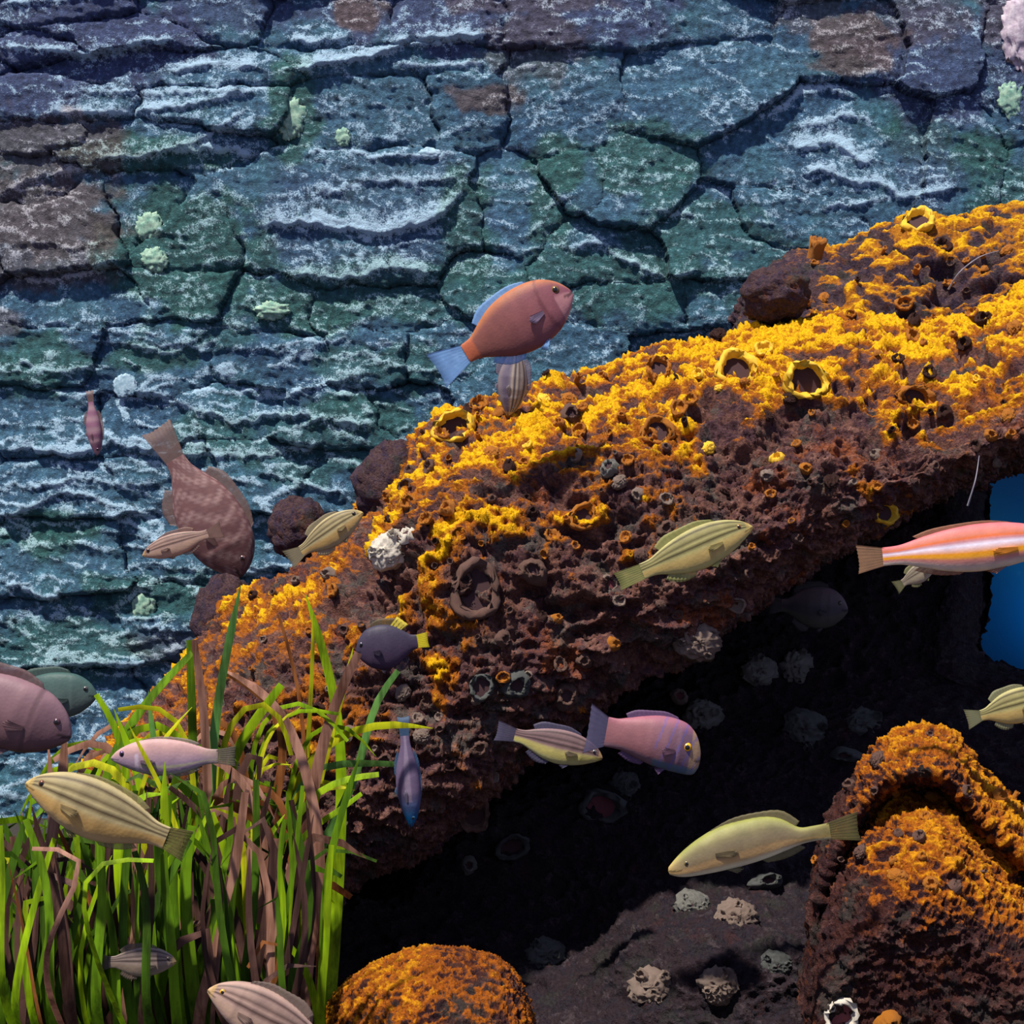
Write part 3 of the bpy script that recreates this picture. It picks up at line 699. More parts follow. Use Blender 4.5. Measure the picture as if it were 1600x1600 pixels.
# shells on the lit top
B(1150, 578, 34, 'ring', M_yshell, 'round yellow shell mouth on the reef crest', 'barnacle_shell', toward=.7, i=0)
B(1262, 598, 42, 'ring', M_yshell, 'widest yellow shell mouth with pale lip on the reef crest', 'barnacle_shell', toward=.65, i=1, sy=.8, spin=-.7)
B(1430, 346, 26, 'ring', M_yshell, 'yellow shell ring on the summit of the top right boulder', 'barnacle_shell', toward=.5, i=2)
B(1276, 398, 20, 'tube', M_oshell, 'short orange tube standing on the top right boulder', 'tube_sponge', 'sponge', toward=.1, i=3)
B(1240, 475, 24, 'ring', M_rear, 'dark round cup with orange lip at the left end of the top right boulder', 'barnacle_shell', toward=.7, i=3)
B(712, 672, 36, 'ring', M_yshell, 'orange-yellow oval shell mouth below the red fish tail', 'barnacle_shell', toward=.75, i=2, sy=.8)
B(1430, 620, 34, 'ring', M_oshell, 'large orange-rimmed hollow on the right part of the reef crest', 'barnacle_shell', toward=.7, i=3, sy=.75)
B(1025, 672, 26, 'ring', M_oshell, 'dark orange hollow left of the yellow crest shells', 'barnacle_shell', toward=.7, i=0)
B(1030, 575, 24, 'ring', M_oshell, 'orange shell ring at the skyline right of the red fish', 'barnacle_shell', toward=.6, i=1)
B(905, 810, 24, 'ring', M_oshell, 'red-orange ragged shell ring on the upper reef face', 'barnacle_shell', toward=.7, i=2)
B(1385, 800, 20, 'ring', M_yshell, 'small shell loop hanging under the right end of the reef', 'barnacle_shell', toward=.7, i=0)
B(952, 735, 17, 'cone', M_barn, 'grey barnacle among the yellow crusting left of centre crest', toward=.6, i=1)
B(895, 650, 17, 'cone', M_mshell, 'brownish barnacle right of the upright striped fish', toward=.6, i=0)

# scattered encrusting barnacles: parts of the reef itself
rr = random.Random(5); cnt = 0; placed = []
while cnt < 240:
    px = rr.uniform(380, 1590); py = rr.uniform(380, 1390)
    if any(abs(px - a) < 17 and abs(py - b) < 17 for a, b in placed): continue
    s = surf(px, py, 5)
    if not s or s[3] not in (REEF, BOULD, REAR): cnt += 0.02; continue
    Y, q, n, o = s
    if n.z < -0.35: cnt += .05; continue
    kind = rr.choice(['ring', 'cone', 'cone', 'ring', 'tube', 'clus']); rp = rr.uniform(6, 15) if kind != 'tube' else rr.uniform(5, 9)
    up = n.z > 0.45
    mat = rr.choice([M_yshell, M_oshell, M_oshell, M_reef]) if (up and py < 900 and px > 640) else rr.choice([M_mshell, M_mshell, M_reef, M_barnp, M_oshell] if o is REEF else [M_mshell, M_oshell])
    size = rp * Y * K / 1600
    link({'ring': 'barnacle', 'cone': 'barnacle', 'tube': 'worm_tube', 'clus': 'coral_knob'}[kind], meshfor(kind, rr.randrange(4), mat), mat, o,
         orient(q, n, size, rr.uniform(0, 6), rr.uniform(.1, .6)))
    placed.append((px, py)); cnt += 1

# curved tube helper
def tube(pts, r, m=8, n=24, taper=True):
    C = catmull(np.array([tuple(p) for p in pts]), n)
    T = np.gradient(C, axis=0); T /= np.linalg.norm(T, axis=1)[:, None]
    U = np.cross(T, np.array([0.1, 1, 0.2])); U /= np.linalg.norm(U, axis=1)[:, None]; W = np.cross(T, U)
    ph = np.linspace(0, 2 * math.pi, m, endpoint=False)
    rad = r * (1 - 0.7 * np.linspace(0, 1, n)) if taper else np.full(n, r)
    V = C[:, None, :] + rad[:, None, None] * (np.cos(ph)[None, :, None] * U[:, None, :] + np.sin(ph)[None, :, None] * W[:, None, :])
    return mesh_np('tube', V.reshape(-1, 3), gridF(n, m, True))
o = link('feeler', tube([P(1512, 790, 1.66), P(1524, 750, 1.65), P(1530, 712, 1.66)], .0012), M_fila); tag(o, 'thin pale upright filament under the right end of the reef', 'filament')
o = link('feeler', tube([P(1482, 452, 2.02), P(1500, 425, 2.0), P(1530, 402, 2.0), P(1560, 392, 2.02)], .0014), M_fila); tag(o, 'fine grey curved filament across the dark hollow of the top boulder', 'filament')

# growths on the stone wall
def pebble(px, py, rpx, mat, name, label, cat, flat=.5, sy=.8, seed=0, amp=.3):
    n, m = 26, 34; th = np.linspace(0, math.pi, n)[:, None]; ph = np.linspace(0, 2 * math.pi, m, endpoint=False)[None, :]
    d = np.stack([np.sin(th) * np.cos(ph), np.sin(th) * np.sin(ph), np.cos(th) + 0 * ph], -1)
    amp = min(amp, .55); flat = flat * .45
    r = 1 + amp * 1.6 * fbm(d[..., 0] * 2.5 + seed, d[..., 1] * 2.5, d[..., 2] * 2.5, 4) + amp * .5 * ridged(d[..., 0] * 4 + seed, d[..., 1] * 4, d[..., 2] * 4, 3)
    s = rpx * WY * K / 1600
    o = link(name, mesh_np(name, (d * r[..., None] * np.array([s, s * flat, s * sy])).reshape(-1, 3), gridF(n, m, True)), mat)
    o.location = wall_pt(px, py, s * flat * .25); tag(o, label, cat)
pebble(672, 245, 16, M_pebble, 'pebble', 'small smooth white pebble stuck to the wall above the pale stone', 'pebble', .5, .5)
pebble(198, 603, 17, M_pebble, 'limpet', 'round pale limpet disc on the left part of the wall', 'limpet', .14, .95, 2)
pebble(234, 355, 17, M_pebg, 'sponge', 'pale green growth on the wall left of the big pale stone', 'sponge', .5, 1.1, 3, .8)
pebble(245, 408, 17, M_pebg, 'sponge', 'pale green growth lower on the wall under a similar one', 'sponge', .5, .9, 4, .8)
pebble(428, 487, 22, M_pebg, 'sponge', 'white-green slug-shaped growth on the wall below the pale stone', 'sponge', .5, .5, 5, .8)
pebble(455, 185, 20, M_pebg, 'sponge', 'pale green growth in the upright crack of the upper wall', 'sponge', .35, 1.4, 6, 1.0)
pebble(537, 217, 10, M_pebg, 'sponge', 'tiny pale green growth right of the wall crack', 'sponge', .5, 1.2, 7, .8)
pebble(1590, 50, 24, M_pink, 'sponge', 'pale pink upright growth at the top right corner', 'sponge', .6, 2.0, 8, .6)
pebble(1575, 158, 16, M_pebg, 'sponge', 'pale green growth near the right edge high on the wall', 'sponge', .4, 1.3, 9, .8)
pebble(228, 945, 15, M_pebg, 'sponge', 'pale mint growth on the wall above the grass tips', 'sponge', .5, 1.2, 10, .8)

# ------------------------------------------------------------------ FISH
def lerp(a, b, t): return tuple(x + (y - x) * t for x, y in zip(a, b))
def colfun(kind):
    def f(u, v):     # u 0 snout .. 1 tail root, v -1 belly .. 1 back
        if kind.startswith('striped'):
            pal = {'striped_olive': ((.42, .38, .16), (.10, .08, .035), (.50, .36, .13), (.55, .50, .20)),
                   'striped_tan': ((.46, .38, .20), (.12, .08, .04), (.45, .28, .10), (.50, .36, .20)),
                   'striped_grey': ((.26, .20, .18), (.075, .05, .05), (.20, .15, .12), (.28, .22, .18)),
                   'striped_pink': ((.42, .28, .24), (.13, .075, .07), (.42, .28, .22), (.48, .33, .28)),
                   'striped_lemon': ((.24, .15, .16), (.085, .05, .055), (.48, .42, .14), (.62, .60, .28)),
                   'striped_dull': ((.30, .25, .19), (.14, .11, .08), (.30, .25, .18), (.36, .32, .26)),
                   'striped_cream': ((.34, .28, .24), (.045, .035, .07), (.10, .08, .13), (.2, .16, .18))}[kind]
            c = pal[0]
            for s, wd in ((.80, .09), (.50, .09), (.16, .10)):
                k = math.exp(-((v - s) / wd)**2) * (1 if u > .03 else 0)
                c = lerp(c, tuple(q * .6 for q in pal[1]), min(1, k * 1.1))
            if v < 0: c = lerp(c, pal[2], min(1, -v * 5))
            if v < -.55: c = lerp(c, pal[3], min(1, (-v - .55) * 3))
            if u < .06: c = lerp(c, (.55, .36, .10), .5)
            return c
        if kind == 'red':
            c = lerp((.22, .075, .105), (.22, .075, .055), u)
            if v > .6: c = lerp(c, (.50, .17, .05), (v - .6) * 2)
            if u < .16 and v < .1: c = lerp(c, (.46, .22, .24), .7)
            if abs(u - .27 + .05 * v * v) < .014: c = lerp(c, (.12, .03, .04), .5)
            if u > .9: c = lerp(c, (.5, .12, .05), .7)
            return c
        if kind == 'ghost': return lerp((.14, .065, .070), (.30, .19, .19), max(0., math.sin(u * 61 + v * 17) * math.sin(u * 23 - v * 31)) ** .7)
        if kind == 'ghost_thin': return lerp((.20, .085, .15), (.30, .18, .22), .5 + .5 * math.sin(u * 30))
        if kind == 'wrasse':
            st = [(-1, (.72, .66, .52)), (-.72, (.66, .50, .42)), (-.55, (.55, .22, .22)), (-.42, (.62, .22, .16)), (-.30, (.90, .40, .02)), (-.04, (.88, .30, .01)),
                  (.02, (.80, .62, .72)), (.14, (.85, .78, .95)), (.26, (.85, .72, .85)), (.33, (.40, .08, .10)), (.42, (.72, .14, .02)), (.55, (.60, .20, .13)), (.8, (.66, .20, .19)), (1, (.62, .14, .17))]
            for (a, ca), (b, cb) in zip(st, st[1:]):
                if a <= v <= b: return lerp(ca, cb, (v - a) / (b - a))
            return st[-1][1]
        if kind == 'olive':
            st = [(-1, (.80, .78, .66)), (-.8, (.72, .66, .46)), (-.6, (.52, .34, .16)), (-.35, (.42, .26, .12)), (-.2, (.22, .16, .09)), (.15, (.20, .16, .10)), (.45, (.20, .17, .09)), (.7, (.27, .25, .11)), (1, (.27, .28, .07))]
            c = st[-1][1]
            for (a, ca), (b, cb) in zip(st, st[1:]):
                if a <= v <= b: c = lerp(ca, cb, (v - a) / (b - a)); break
            if u > .75: c = lerp(c, (.19, .16, .05), (u - .75) * 3)
            if u < .1: c = lerp(c, (.52, .36, .14), (.1 - u) * 8)
            return c
        if kind == 'purple':
            c = lerp((.13, .095, .16), (.24, .10, .12), min(1, u * 1.6))
            if v > .6: c = lerp(c, (.38, .12, .18), (v - .6) * 1.5)
            if u < .13: c = lerp(c, (.40, .26, .16), .9)
            if v < -.6: c = lerp(c, (.05, .16, .24), .7 if u < .5 else .2)
            if math.sin(u * 55 + v * 4) > .86 and u < .5: c = lerp(c, (.10, .10, .38), .5)
            return c
        if kind == 'dark': return lerp((.060, .034, .075), (.045, .04, .07), (v + 1) / 2)
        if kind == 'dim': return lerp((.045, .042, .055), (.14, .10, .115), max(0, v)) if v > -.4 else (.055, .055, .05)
        if kind == 'pale':
            c = lerp((.34, .24, .34), (.50, .30, .30), max(0, min(1, (v + .3) * 1.2)))
            if v < -.75: c = (.42, .36, .36)
            if abs(v + .45) < .07 and u > .3: c = (.40, .38, .26)
            if abs(u - .26) < .02 and v < .2: c = (.55, .44, .56)
            if u > .8: c = lerp(c, (.24, .19, .17), (u - .8) * 4)
            return c
        if kind == 'big': 
            c = lerp((.10, .045, .055), (.24, .14, .17), (v + 1) / 2)
            if abs(u - .27) < .02: c = lerp(c, (.06, .03, .04), .5)
            return c
        if kind == 'teal': return lerp((.10, .12, .12), (.045, .10, .095), (v + 1) / 2)
        if kind == 'blue':
            c = lerp((.0, .075, .22), (.12, .085, .16), min(1, max(0, (u - .12) * 3.5)))
            if abs(v) < .2 and u > .3: c = lerp(c, (.24, .19, .28), .7)
            return c
    return f
SHAPES = {  # u, top, bottom (fractions of height)
    'wrasse': ([0, .05, .12, .22, .35, .5, .65, .78, .9, 1], [.00, .16, .29, .41, .49, .50, .44, .34, .22, .20], [-.05, -.14, -.24, -.36, -.46, -.50, -.44, -.32, -.20, -.19]),
    'deep':   ([0, .05, .12, .22, .35, .5, .65, .78, .9, 1], [.02, .20, .34, .45, .50, .50, .44, .32, .19, .16], [-.06, -.18, -.30, -.42, -.49, -.50, -.43, -.30, -.18, -.15]),
    'olive':  ([0, .05, .12, .22, .35, .5, .62, .72, .82, .9, 1], [-.26, -.10, .08, .27, .44, .50, .50, .40, .16, .14, .15], [-.38, -.46, -.50, -.50, -.48, -.43, -.36, -.28, -.20, -.18, -.20]),
    'blunt':  ([0, .04, .10, .2, .35, .5, .65, .8, .9, 1], [-.10, .12, .30, .44, .50, .49, .43, .35, .30, .30], [-.30, -.46, -.50, -.50, -.48, -.44, -.36, -.28, -.26, -.26]),
}
def fish(name, label, snout, tail, h, kind, shape='wrasse', Y=1.4, Y2=None, up=None, finc=(.3, .3, .3), eye=((.5, .4, .1), .055), tailspan=.75, tailfrac=.16,
         dorsal=.16, thick=.42, bend=0.0, cat='fish', vflip=False, taillen=None, fins=True, spec_dorsal=None, tailc=None, group=None):
    """snout, tail: pixels of the two ends; h: body height in pixels; Y / Y2: distance of snout / tail"""
    a = P(*snout, Y); b = P(*tail, Y2 or Y)
    L = (a - b).length; X = (a - b).normalized()
    upv = Vector(up) if up else Vector((0, 0, 1))
    Z = (upv - X * upv.dot(X)).normalized(); Yx = Z.cross(X)
    R = Matrix((X, Yx, Z)).transposed().to_4x4(); R.translation = (a + b) / 2
    root = empty(name, R); tag(root, label, cat, group)
    hh = h * Y * K / 1600
    bl = L * (1 - tailfrac)
    u0, tp, bt = SHAPES[shape]
    n, m = 56, 40
    uu = (1 - np.cos(np.linspace(0, 1, n) * math.pi * 0.5 * 1.0)) if False else np.linspace(0, 1, n)**1.25
    T = catm_interp(u0, tp, uu) * hh; Bt = catm_interp(u0, bt, uu) * hh
    wd = np.interp(uu, [0, .05, .12, .22, .38, .55, .75, .9, 1], [.10, .32, .55, .80, 1, .92, .6, .28, .14]) * hh * thick * .5
    T[0] = Bt[0] = (T[0] + Bt[0]) / 2; wd[0] = 0.0001
    ph = np.linspace(0, 2 * math.pi, m, endpoint=False)
    ux = L / 2 - uu * bl
    yb = bend * L * np.maximum(0, uu - .35)**2
    sn, cs = np.sin(ph), np.cos(ph)
    V = np.zeros((n, m, 3)); V[..., 0] = ux[:, None]
    V[..., 1] = yb[:, None] + wd[:, None] * np.sign(cs)[None] * np.abs(cs)[None]**.85
    mid = (T + Bt) / 2; hf = (T - Bt) / 2
    V[..., 2] = mid[:, None] + hf[:, None] * np.sign(sn)[None] * np.abs(sn)[None]**.95
    # gill cover ridge
    gl = np.exp(-((uu - .25) / .02)**2)[:, None] * np.abs(cs)[None] * (np.abs(sn) < .8)[None] * hh * .012
    V[..., 1] += gl * np.sign(cs)[None]
    cf = colfun(kind); C = np.array([[cf(float(q), float(s)) for s in sn] for q in uu])
    # mouth slit
    mo = (uu[:, None] < .085) & (np.abs((V[..., 2] - (mid[0] - hh * .03 * (uu[:, None] * 10))) / hh) < .018)
    C[mo] *= .35
    F = gridF(n, m, True)
    tri_end = [(n - 1) * m + k for k in range(m)]
    link('body', mesh_np('body', V.reshape(-1, 3), F, {'tint': C.reshape(-1, 3)}), M_fish, root)
    finc = tuple(finc)
    def fin(nm, base, outer, yo=0.0, y1=None, col=finc, rays=9, mat=M_fin, t=.0007):
        base = catmull(np.array(base, float), rays * 2 + 1); outer = catmull(np.array(outer, float), rays * 2 + 1)
        k = len(base); q = 4
        W = np.linspace(0, 1, q)[None, :, None]
        G = base[:, None, :] * (1 - W) + outer[:, None, :] * W
        G[:, -1, :] -= ((np.arange(k) % 2) * .03)[:, None] * (outer - base)
        y = yo + (0 if y1 is None else (y1 - yo)) * np.linspace(0, 1, q)[None, :] + ((np.arange(k) % 2) * 2 - 1)[:, None] * t * .6
        if G.shape[-1] == 2: G = np.stack([G[..., 0], y, G[..., 1]], -1)
        A = G.copy(); A[..., 1] += t; Bk = G.copy(); Bk[..., 1] -= t
        V = np.concatenate([A.reshape(-1, 3), Bk.reshape(-1, 3)])
        f = gridF(k, q); N0 = k * q; F = [f, f[:, ::-1] + N0]
        bd = [i * q + q - 1 for i in range(k)]
        F.append(np.array([(bd[i], bd[i] + N0, bd[i + 1] + N0, bd[i + 1]) for i in range(k - 1)]))
        for e in (0, k - 1):
            F.append(np.array([(e * q + j, e * q + j + 1, e * q + j + 1 + N0, e * q + j + N0) for j in range(q - 1)]))
        cc = np.ones((len(V), 3)) * np.array(col); cc[np.arange(len(V)) // q % 2 == 0] *= .86
        return link(nm, mesh_np(nm, V, np.concatenate(F), {'tint': cc}), mat, root)
    ub = lambda q: L / 2 - q * bl
    tz = lambda q: float(np.interp(q, uu, T)); bz = lambda q: float(np.interp(q, uu, Bt)); ybf = lambda q: float(bend * L * max(0, q - .35)**2)
    mz = (tz(1) + bz(1)) / 2
    tl = L * tailfrac * 1.12; sp = hh * tailspan / 2
    fin('tail_fin', [(ub(.985), tz(1) * .95), (ub(.985), mz), (ub(.985), bz(1) * .95)],
        [(ub(1) - tl, mz + sp), (ub(1) - tl * .96, mz + sp * .4), (ub(1) - tl * .94, mz - sp * .4), (ub(1) - tl, mz - sp)], ybf(1), ybf(1) + bend * L * .12, col=tailc or finc)
    if fins:
        qs = [.27, .40, .55, .70, .80]
        dh = hh * dorsal
        fin('dorsal_fin', [(ub(q), tz(q) - hh * .02) for q in qs], [(ub(q + .03), tz(q) + dh * s) for q, s in zip(qs, (.45, .8, .85, 1.15, .7))], ybf(.6), rays=14, col=spec_dorsal or finc)
        qs = [.56, .65, .73, .80]
        fin('anal_fin', [(ub(q), bz(q) + hh * .02) for q in qs], [(ub(q + .04), bz(q) - dh * s) for q, s in zip(qs, (.6, 1, 1, .6))], ybf(.7), rays=8)
        for s in (-1, 1):
            w3 = float(np.interp(.30, uu, wd))
            fin('pectoral_fin', [(ub(.29), -hh * .05), (ub(.29), -hh * .08), (ub(.29), -hh * .11)],
                [(ub(.40), -hh * .03), (ub(.43), -hh * .10), (ub(.39), -hh * .18)], s * w3 * .99, s * (w3 + hh * .05), rays=5, col=lerp(finc, cf(.4, -.1), .75))
            fin('pelvic_fin', [(ub(.33), bz(.33) + hh * .04), (ub(.38), bz(.38) + hh * .03)], [(ub(.41), bz(.38) - hh * .10), (ub(.45), bz(.4) - hh * .03)], s * hh * .06, s * hh * .10, rays=3)
    if kind == 'dark':
        fin('fin_patch', [(ub(.60), tz(.60) * .97), (ub(.78), tz(.78) * .97)], [(ub(.74), tz(.6) * 1.36), (ub(.90), tz(.78) * 1.28)], rays=4, col=(.9, .74, .10), t=.0012)
    # eyes: iris ball + pupil sub-part
    er = hh * eye[1]
    eu = .115 if shape != 'blunt' else .17
    ez = tz(eu) * .42 if shape not in ('olive',) else (tz(eu) * .55 + bz(eu) * .45)
    if shape == 'blunt': ez = hh * .03
    me_ = sph(er, eye[0]); mp_ = sphp(er * .62)
    for s in (-1, 1):
        wy = float(np.interp(eu, uu, wd))
        frac = min(.98, abs((ez - (tz(eu) + bz(eu)) / 2) / ((tz(eu) - bz(eu)) / 2)))
        wy *= math.sqrt(1 - frac**2)
        e = link('eye', me_, None, root, Matrix.Translation((ub(eu), s * (wy - er * .35), ez)) @ Matrix.Diagonal((1, .8, 1, 1)))
        link('pupil', mp_, M_pupil, e, Matrix.Translation((0, s * er * .62, 0)) @ Matrix.Diagonal((1, .7, 1, 1)))
    return root
def catm_interp(x, y, q):
    xs = catmull(np.array([x, y], float).T, 200); return np.interp(q, xs[:, 0], xs[:, 1])
def sphv(r, n=10, m=14):
    th = np.linspace(0, math.pi, n)[:, None]; ph = np.linspace(0, 2 * math.pi, m, endpoint=False)[None, :]
    d = np.stack([np.sin(th) * np.cos(ph), np.sin(th) * np.sin(ph), np.cos(th) + 0 * ph], -1) * r
    return d.reshape(-1, 3), gridF(n, m, True)
_em = {}
def sph(r, c):
    v, f = sphv(r); me = mesh_np('eye', v, f)
    if c not in _em:
        t = NT('iris', .2, .6); t.base(t.ramp(t.noise(200), [(0.4, c), (0.6, tuple(x * .75 for x in c))])); _em[c] = t.m
    me.materials.append(_em[c]); return me
def sphp(r):
    v, f = sphv(r, 8, 12); me = mesh_np('pupil', v, f); me.materials.append(M_pupil); return me

fish('wrasse', 'red fish with pale blue fins hovering above the reef crest', (893, 455), (686, 578), 100, 'red', 'deep', 1.72, finc=(.22, .42, .80), eye=((.20, .10, .02), .07), tailspan=.62, tailfrac=.20, dorsal=.10, thick=.4)
fish('striped_fish', 'grey and cream striped fish standing upright under the red fish', (795, 650), (808, 520), 46, 'striped_cream', 'wrasse', 1.93, up=(1, 0, .05), finc=(.18, .15, .22), eye=((.2, .2, .2), .05), thick=.7, tailspan=.8)
fish('striped_fish', 'tan striped fish slanting up the left shoulder of the reef', (567, 800), (452, 874), 46, 'striped_tan', 'wrasse', 1.66, finc=(.32, .27, .17), eye=((.1, .07, .03), .08))
fish('striped_fish', 'olive striped fish in front of the middle of the reef', (1176, 822), (968, 908), 66, 'striped_olive', 'wrasse', 1.50, finc=(.34, .34, .12), eye=((.35, .14, .02), .06), tailspan=.45, tailfrac=.17)
fish('wrasse', 'red wrasse with white and orange bands at the right edge', (1668, 842), (1343, 874), 74, 'wrasse', 'wrasse', 1.42, finc=(.36, .16, .10), tailc=(.36, .20, .12), eye=((.6, .3, .05), .07), tailspan=.62, tailfrac=.11, dorsal=.07, thick=.5)
fish('small_fish', 'small drab olive fish behind the belly of the banded red wrasse', (1462, 880), (1400, 918), 30, 'striped_dull', 'wrasse', 1.62, finc=(.25, .24, .12), eye=((.2, .2, .1), .08))
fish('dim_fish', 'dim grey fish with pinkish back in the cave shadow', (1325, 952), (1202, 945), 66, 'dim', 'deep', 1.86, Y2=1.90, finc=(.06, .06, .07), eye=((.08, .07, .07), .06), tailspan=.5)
fish('blunt_fish', 'pink-purple blunt-headed fish with yellow and red eye', (1097, 1172), (920, 1140), 84, 'purple', 'blunt', 1.55, finc=(.16, .09, .20), tailc=(.10, .09, .18), eye=((.95, .50, .01), .085), tailspan=.95, tailfrac=.15, dorsal=.10, thick=.55)
fish('striped_fish', 'yellow-bellied mauve striped fish behind the pink-purple fish tail', (942, 1184), (778, 1142), 54, 'striped_lemon', 'wrasse', 1.66, finc=(.10, .09, .16), eye=((.2, .2, .2), .06), tailspan=.6)
fish('wrasse', 'large olive-yellow fish with pale belly crossing the dark lower right', (1040, 1338), (1338, 1290), 74, 'olive', 'olive', 1.33, finc=(.20, .17, .09), tailc=(.15, .13, .05), eye=((.16, .12, .05), .055), tailspan=.62, tailfrac=.14, dorsal=.12, thick=.5)
fish('striped_fish', 'yellow-green striped fish cut off by the right edge', (1636, 1090), (1512, 1124), 54, 'striped_olive', 'deep', 1.55, finc=(.28, .28, .16), tailspan=.6)
fish('slim_fish', 'slim mauve fish diving upright with a blue head', (643, 1293), (630, 1122), 38, 'blue', 'wrasse', 1.50, up=(1, 0, 0), finc=(.06, .12, .24), eye=((.02, .1, .2), .08), thick=.7, tailspan=.5, dorsal=.08)
fish('damselfish', 'dark purple damselfish with yellow marks near the cream barnacles', (556, 1018), (668, 1000), 70, 'dark', 'deep', 1.62, finc=(.05, .035, .06), tailc=(.85, .72, .03), spec_dorsal=(.12, .09, .05), eye=((.06, .05, .08), .06), tailspan=.34, tailfrac=.14)
fish('pale_fish', 'pale lilac-pink fish facing left over the seagrass', (173, 1184), (366, 1182), 58, 'pale', 'wrasse', 1.28, finc=(.30, .24, .22), tailc=(.20, .17, .13), eye=((.12, .05, .16), .085), tailspan=.55, tailfrac=.13, dorsal=.06, up=(0.04, 0, 1))
fish('big_fish', 'large mauve-brown fish entering from the left edge', (112, 1150), (-150, 1052), 112, 'big', 'deep', 1.18, finc=(.16, .09, .10), eye=((.10, .04, .06), .055), thick=.5)
fish('teal_fish', 'grey-green fish behind the large mauve-brown one', (152, 1085), (-20, 1090), 72, 'teal', 'deep', 1.36, finc=(.08, .13, .12), eye=((.1, .1, .1), .06))
fish('striped_fish', 'large tan striped fish with head at left above the grass', (40, 1222), (290, 1322), 92, 'striped_tan', 'wrasse', 1.12, up=(.2, 0, 1), finc=(.26, .22, .10), tailc=(.17, .14, .05), eye=((.16, .05, .02), .06), tailspan=.55, tailfrac=.12, dorsal=.07, thick=.55)
fish('striped_fish', 'small grey-brown striped fish low among the grass blades', (276, 1502), (150, 1504), 46, 'striped_grey', 'wrasse', 1.16, finc=(.16, .12, .10), eye=((.1, .07, .05), .07))
fish('striped_fish', 'pinkish tan striped fish rising from the bottom edge', (325, 1545), (540, 1650), 82, 'striped_pink', 'wrasse', 1.10, up=(.3, 0, 1), finc=(.22, .16, .14), eye=((.65, .36, .02), .055), thick=.55)
fish('red_fish', 'mottled brick-red fish diving head down before the wall', (380, 900), (246, 672), 104, 'ghost', 'deep', 2.45, up=(1, 0, .4), finc=(.20, .13, .12), eye=((.2, .1, .1), .05), tailspan=.5, tailfrac=.2, dorsal=.14)
fish('slim_fish', 'thin wine-red fish hanging upright far left before the wall', (152, 712), (140, 612), 24, 'ghost_thin', 'wrasse', 2.45, up=(1, 0, 0), finc=(.20, .12, .12), eye=((.1, .05, .08), .1), thick=.8, tailspan=.5)
fish('striped_fish', 'small rosy fish with a cream stripe below the brick-red one', (222, 868), (345, 828), 36, 'striped_pink', 'wrasse', 2.30, finc=(.25, .15, .13), eye=((.1, .05, .05), .1))

# ------------------------------------------------------------------ SEAGRASS
def blade_mesh(pts, wpx, Yw, n=14, twist=0.0, cut=False):
    C = catmull(np.array([tuple(p) for p in pts]), 90)
    def arc(C, k):
        l = np.concatenate([[0], np.cumsum(np.linalg.norm(np.diff(C, axis=0), axis=1))]); q = np.linspace(0, l[-1], k)
        return np.stack([np.interp(q, l, C[:, i]) for i in range(3)], 1)
    C = arc(C, 90); e0, e1 = C[0].copy(), C[-1].copy()
    for _ in range(3):
        Q = np.concatenate([2 * C[:1] - C[6:0:-1], C, 2 * C[-1:] - C[-2:-8:-1]]); C = np.stack([np.convolve(Q[:, i], np.ones(13) / 13, 'valid') for i in range(3)], 1)
    C = arc(C, n)
    T = np.gradient(C, axis=0); T /= np.linalg.norm(T, axis=1)[:, None] + 1e-9
    t = np.linspace(0, 1, n)
    d = np.array([0.0, -1.0, 0.12])
    Sd = np.cross(T, d); Sd /= np.linalg.norm(Sd, axis=1)[:, None] + 1e-9
    Nn = np.cross(Sd, T)
    a = twist * (t - .4)
    S2 = Sd * np.cos(a)[:, None] + Nn * np.sin(a)[:, None]; N2 = np.cross(S2, T)
    wv = wpx * Yw * K / 1600 / 2 * np.interp(t, [0, .15, .6, .93, 1], [.75, 1, 1, .75, .6 if cut else .08])
    th = wv * .10 + .00012
    cols = [-1, 0, 1] if n > 16 else [-1, 1]
    k = len(cols)
    Fr = np.stack([C + S2 * (wv * c)[:, None] + N2 * (th * (1 if c == 0 else .25))[:, None] for c in cols], 1).reshape(-1, 3)
    Bk = np.stack([C + S2 * (wv * c)[:, None] - N2 * (th * (.2 if c == 0 else .25))[:, None] for c in cols], 1).reshape(-1, 3)
    V = np.concatenate([Fr, Bk]); f = gridF(n, k); F = np.concatenate([f, f[:, ::-1] + len(Fr)])
    return mesh_np('leaf', V, F)
CL = []
for x, lab in [(-10, 'seagrass tuft at the left edge under the tan striped fish'), (75, 'seagrass tuft directly below the belly of the large tan striped fish'),
               (150, 'seagrass tuft around the small grey-brown striped fish'), (225, 'tall seagrass tuft under the pale lilac-pink fish'),
               (300, 'thick seagrass tuft with the tallest straight green blades'), (375, 'seagrass tuft with arching brown leaves left of the reef foot'),
               (450, 'seagrass tuft at the right side of the bed reaching over the reef'), (500, 'thin seagrass tuft with long single blades beside the low orange rock')]:
    e = empty('seagrass_tuft', Vector((P(x, 1600, 1.36).x, 1.36, 0.0))); tag(e, lab, 'seagrass'); CL.append((x, e))
def add_blade(pts_px, wpx, mat, Y=1.32, tw=0.4, cut=True, tuft=None, n=14, rooted=True):
    pts = []
    for q in pts_px:
        yy = q[2] if len(q) > 2 else Y
        pts.append(P(q[0], q[1], yy))
    if rooted and pts_px[0][1] > 1200:
        b = pts[0]; r0 = Vector((b.x + (b.x - pts[1].x) * .15, 1.36, .002))
        pts = [r0] + pts
    if tuft is None:
        tuft = min(CL, key=lambda c: abs(c[0] - pts_px[0][0]))[1]
    o = link('leaf', blade_mesh(pts, wpx, Y, n, tw, cut), LM[mat], tuft)
    o.matrix_local = Matrix.Translation(-Vector(tuft.location))
    return o
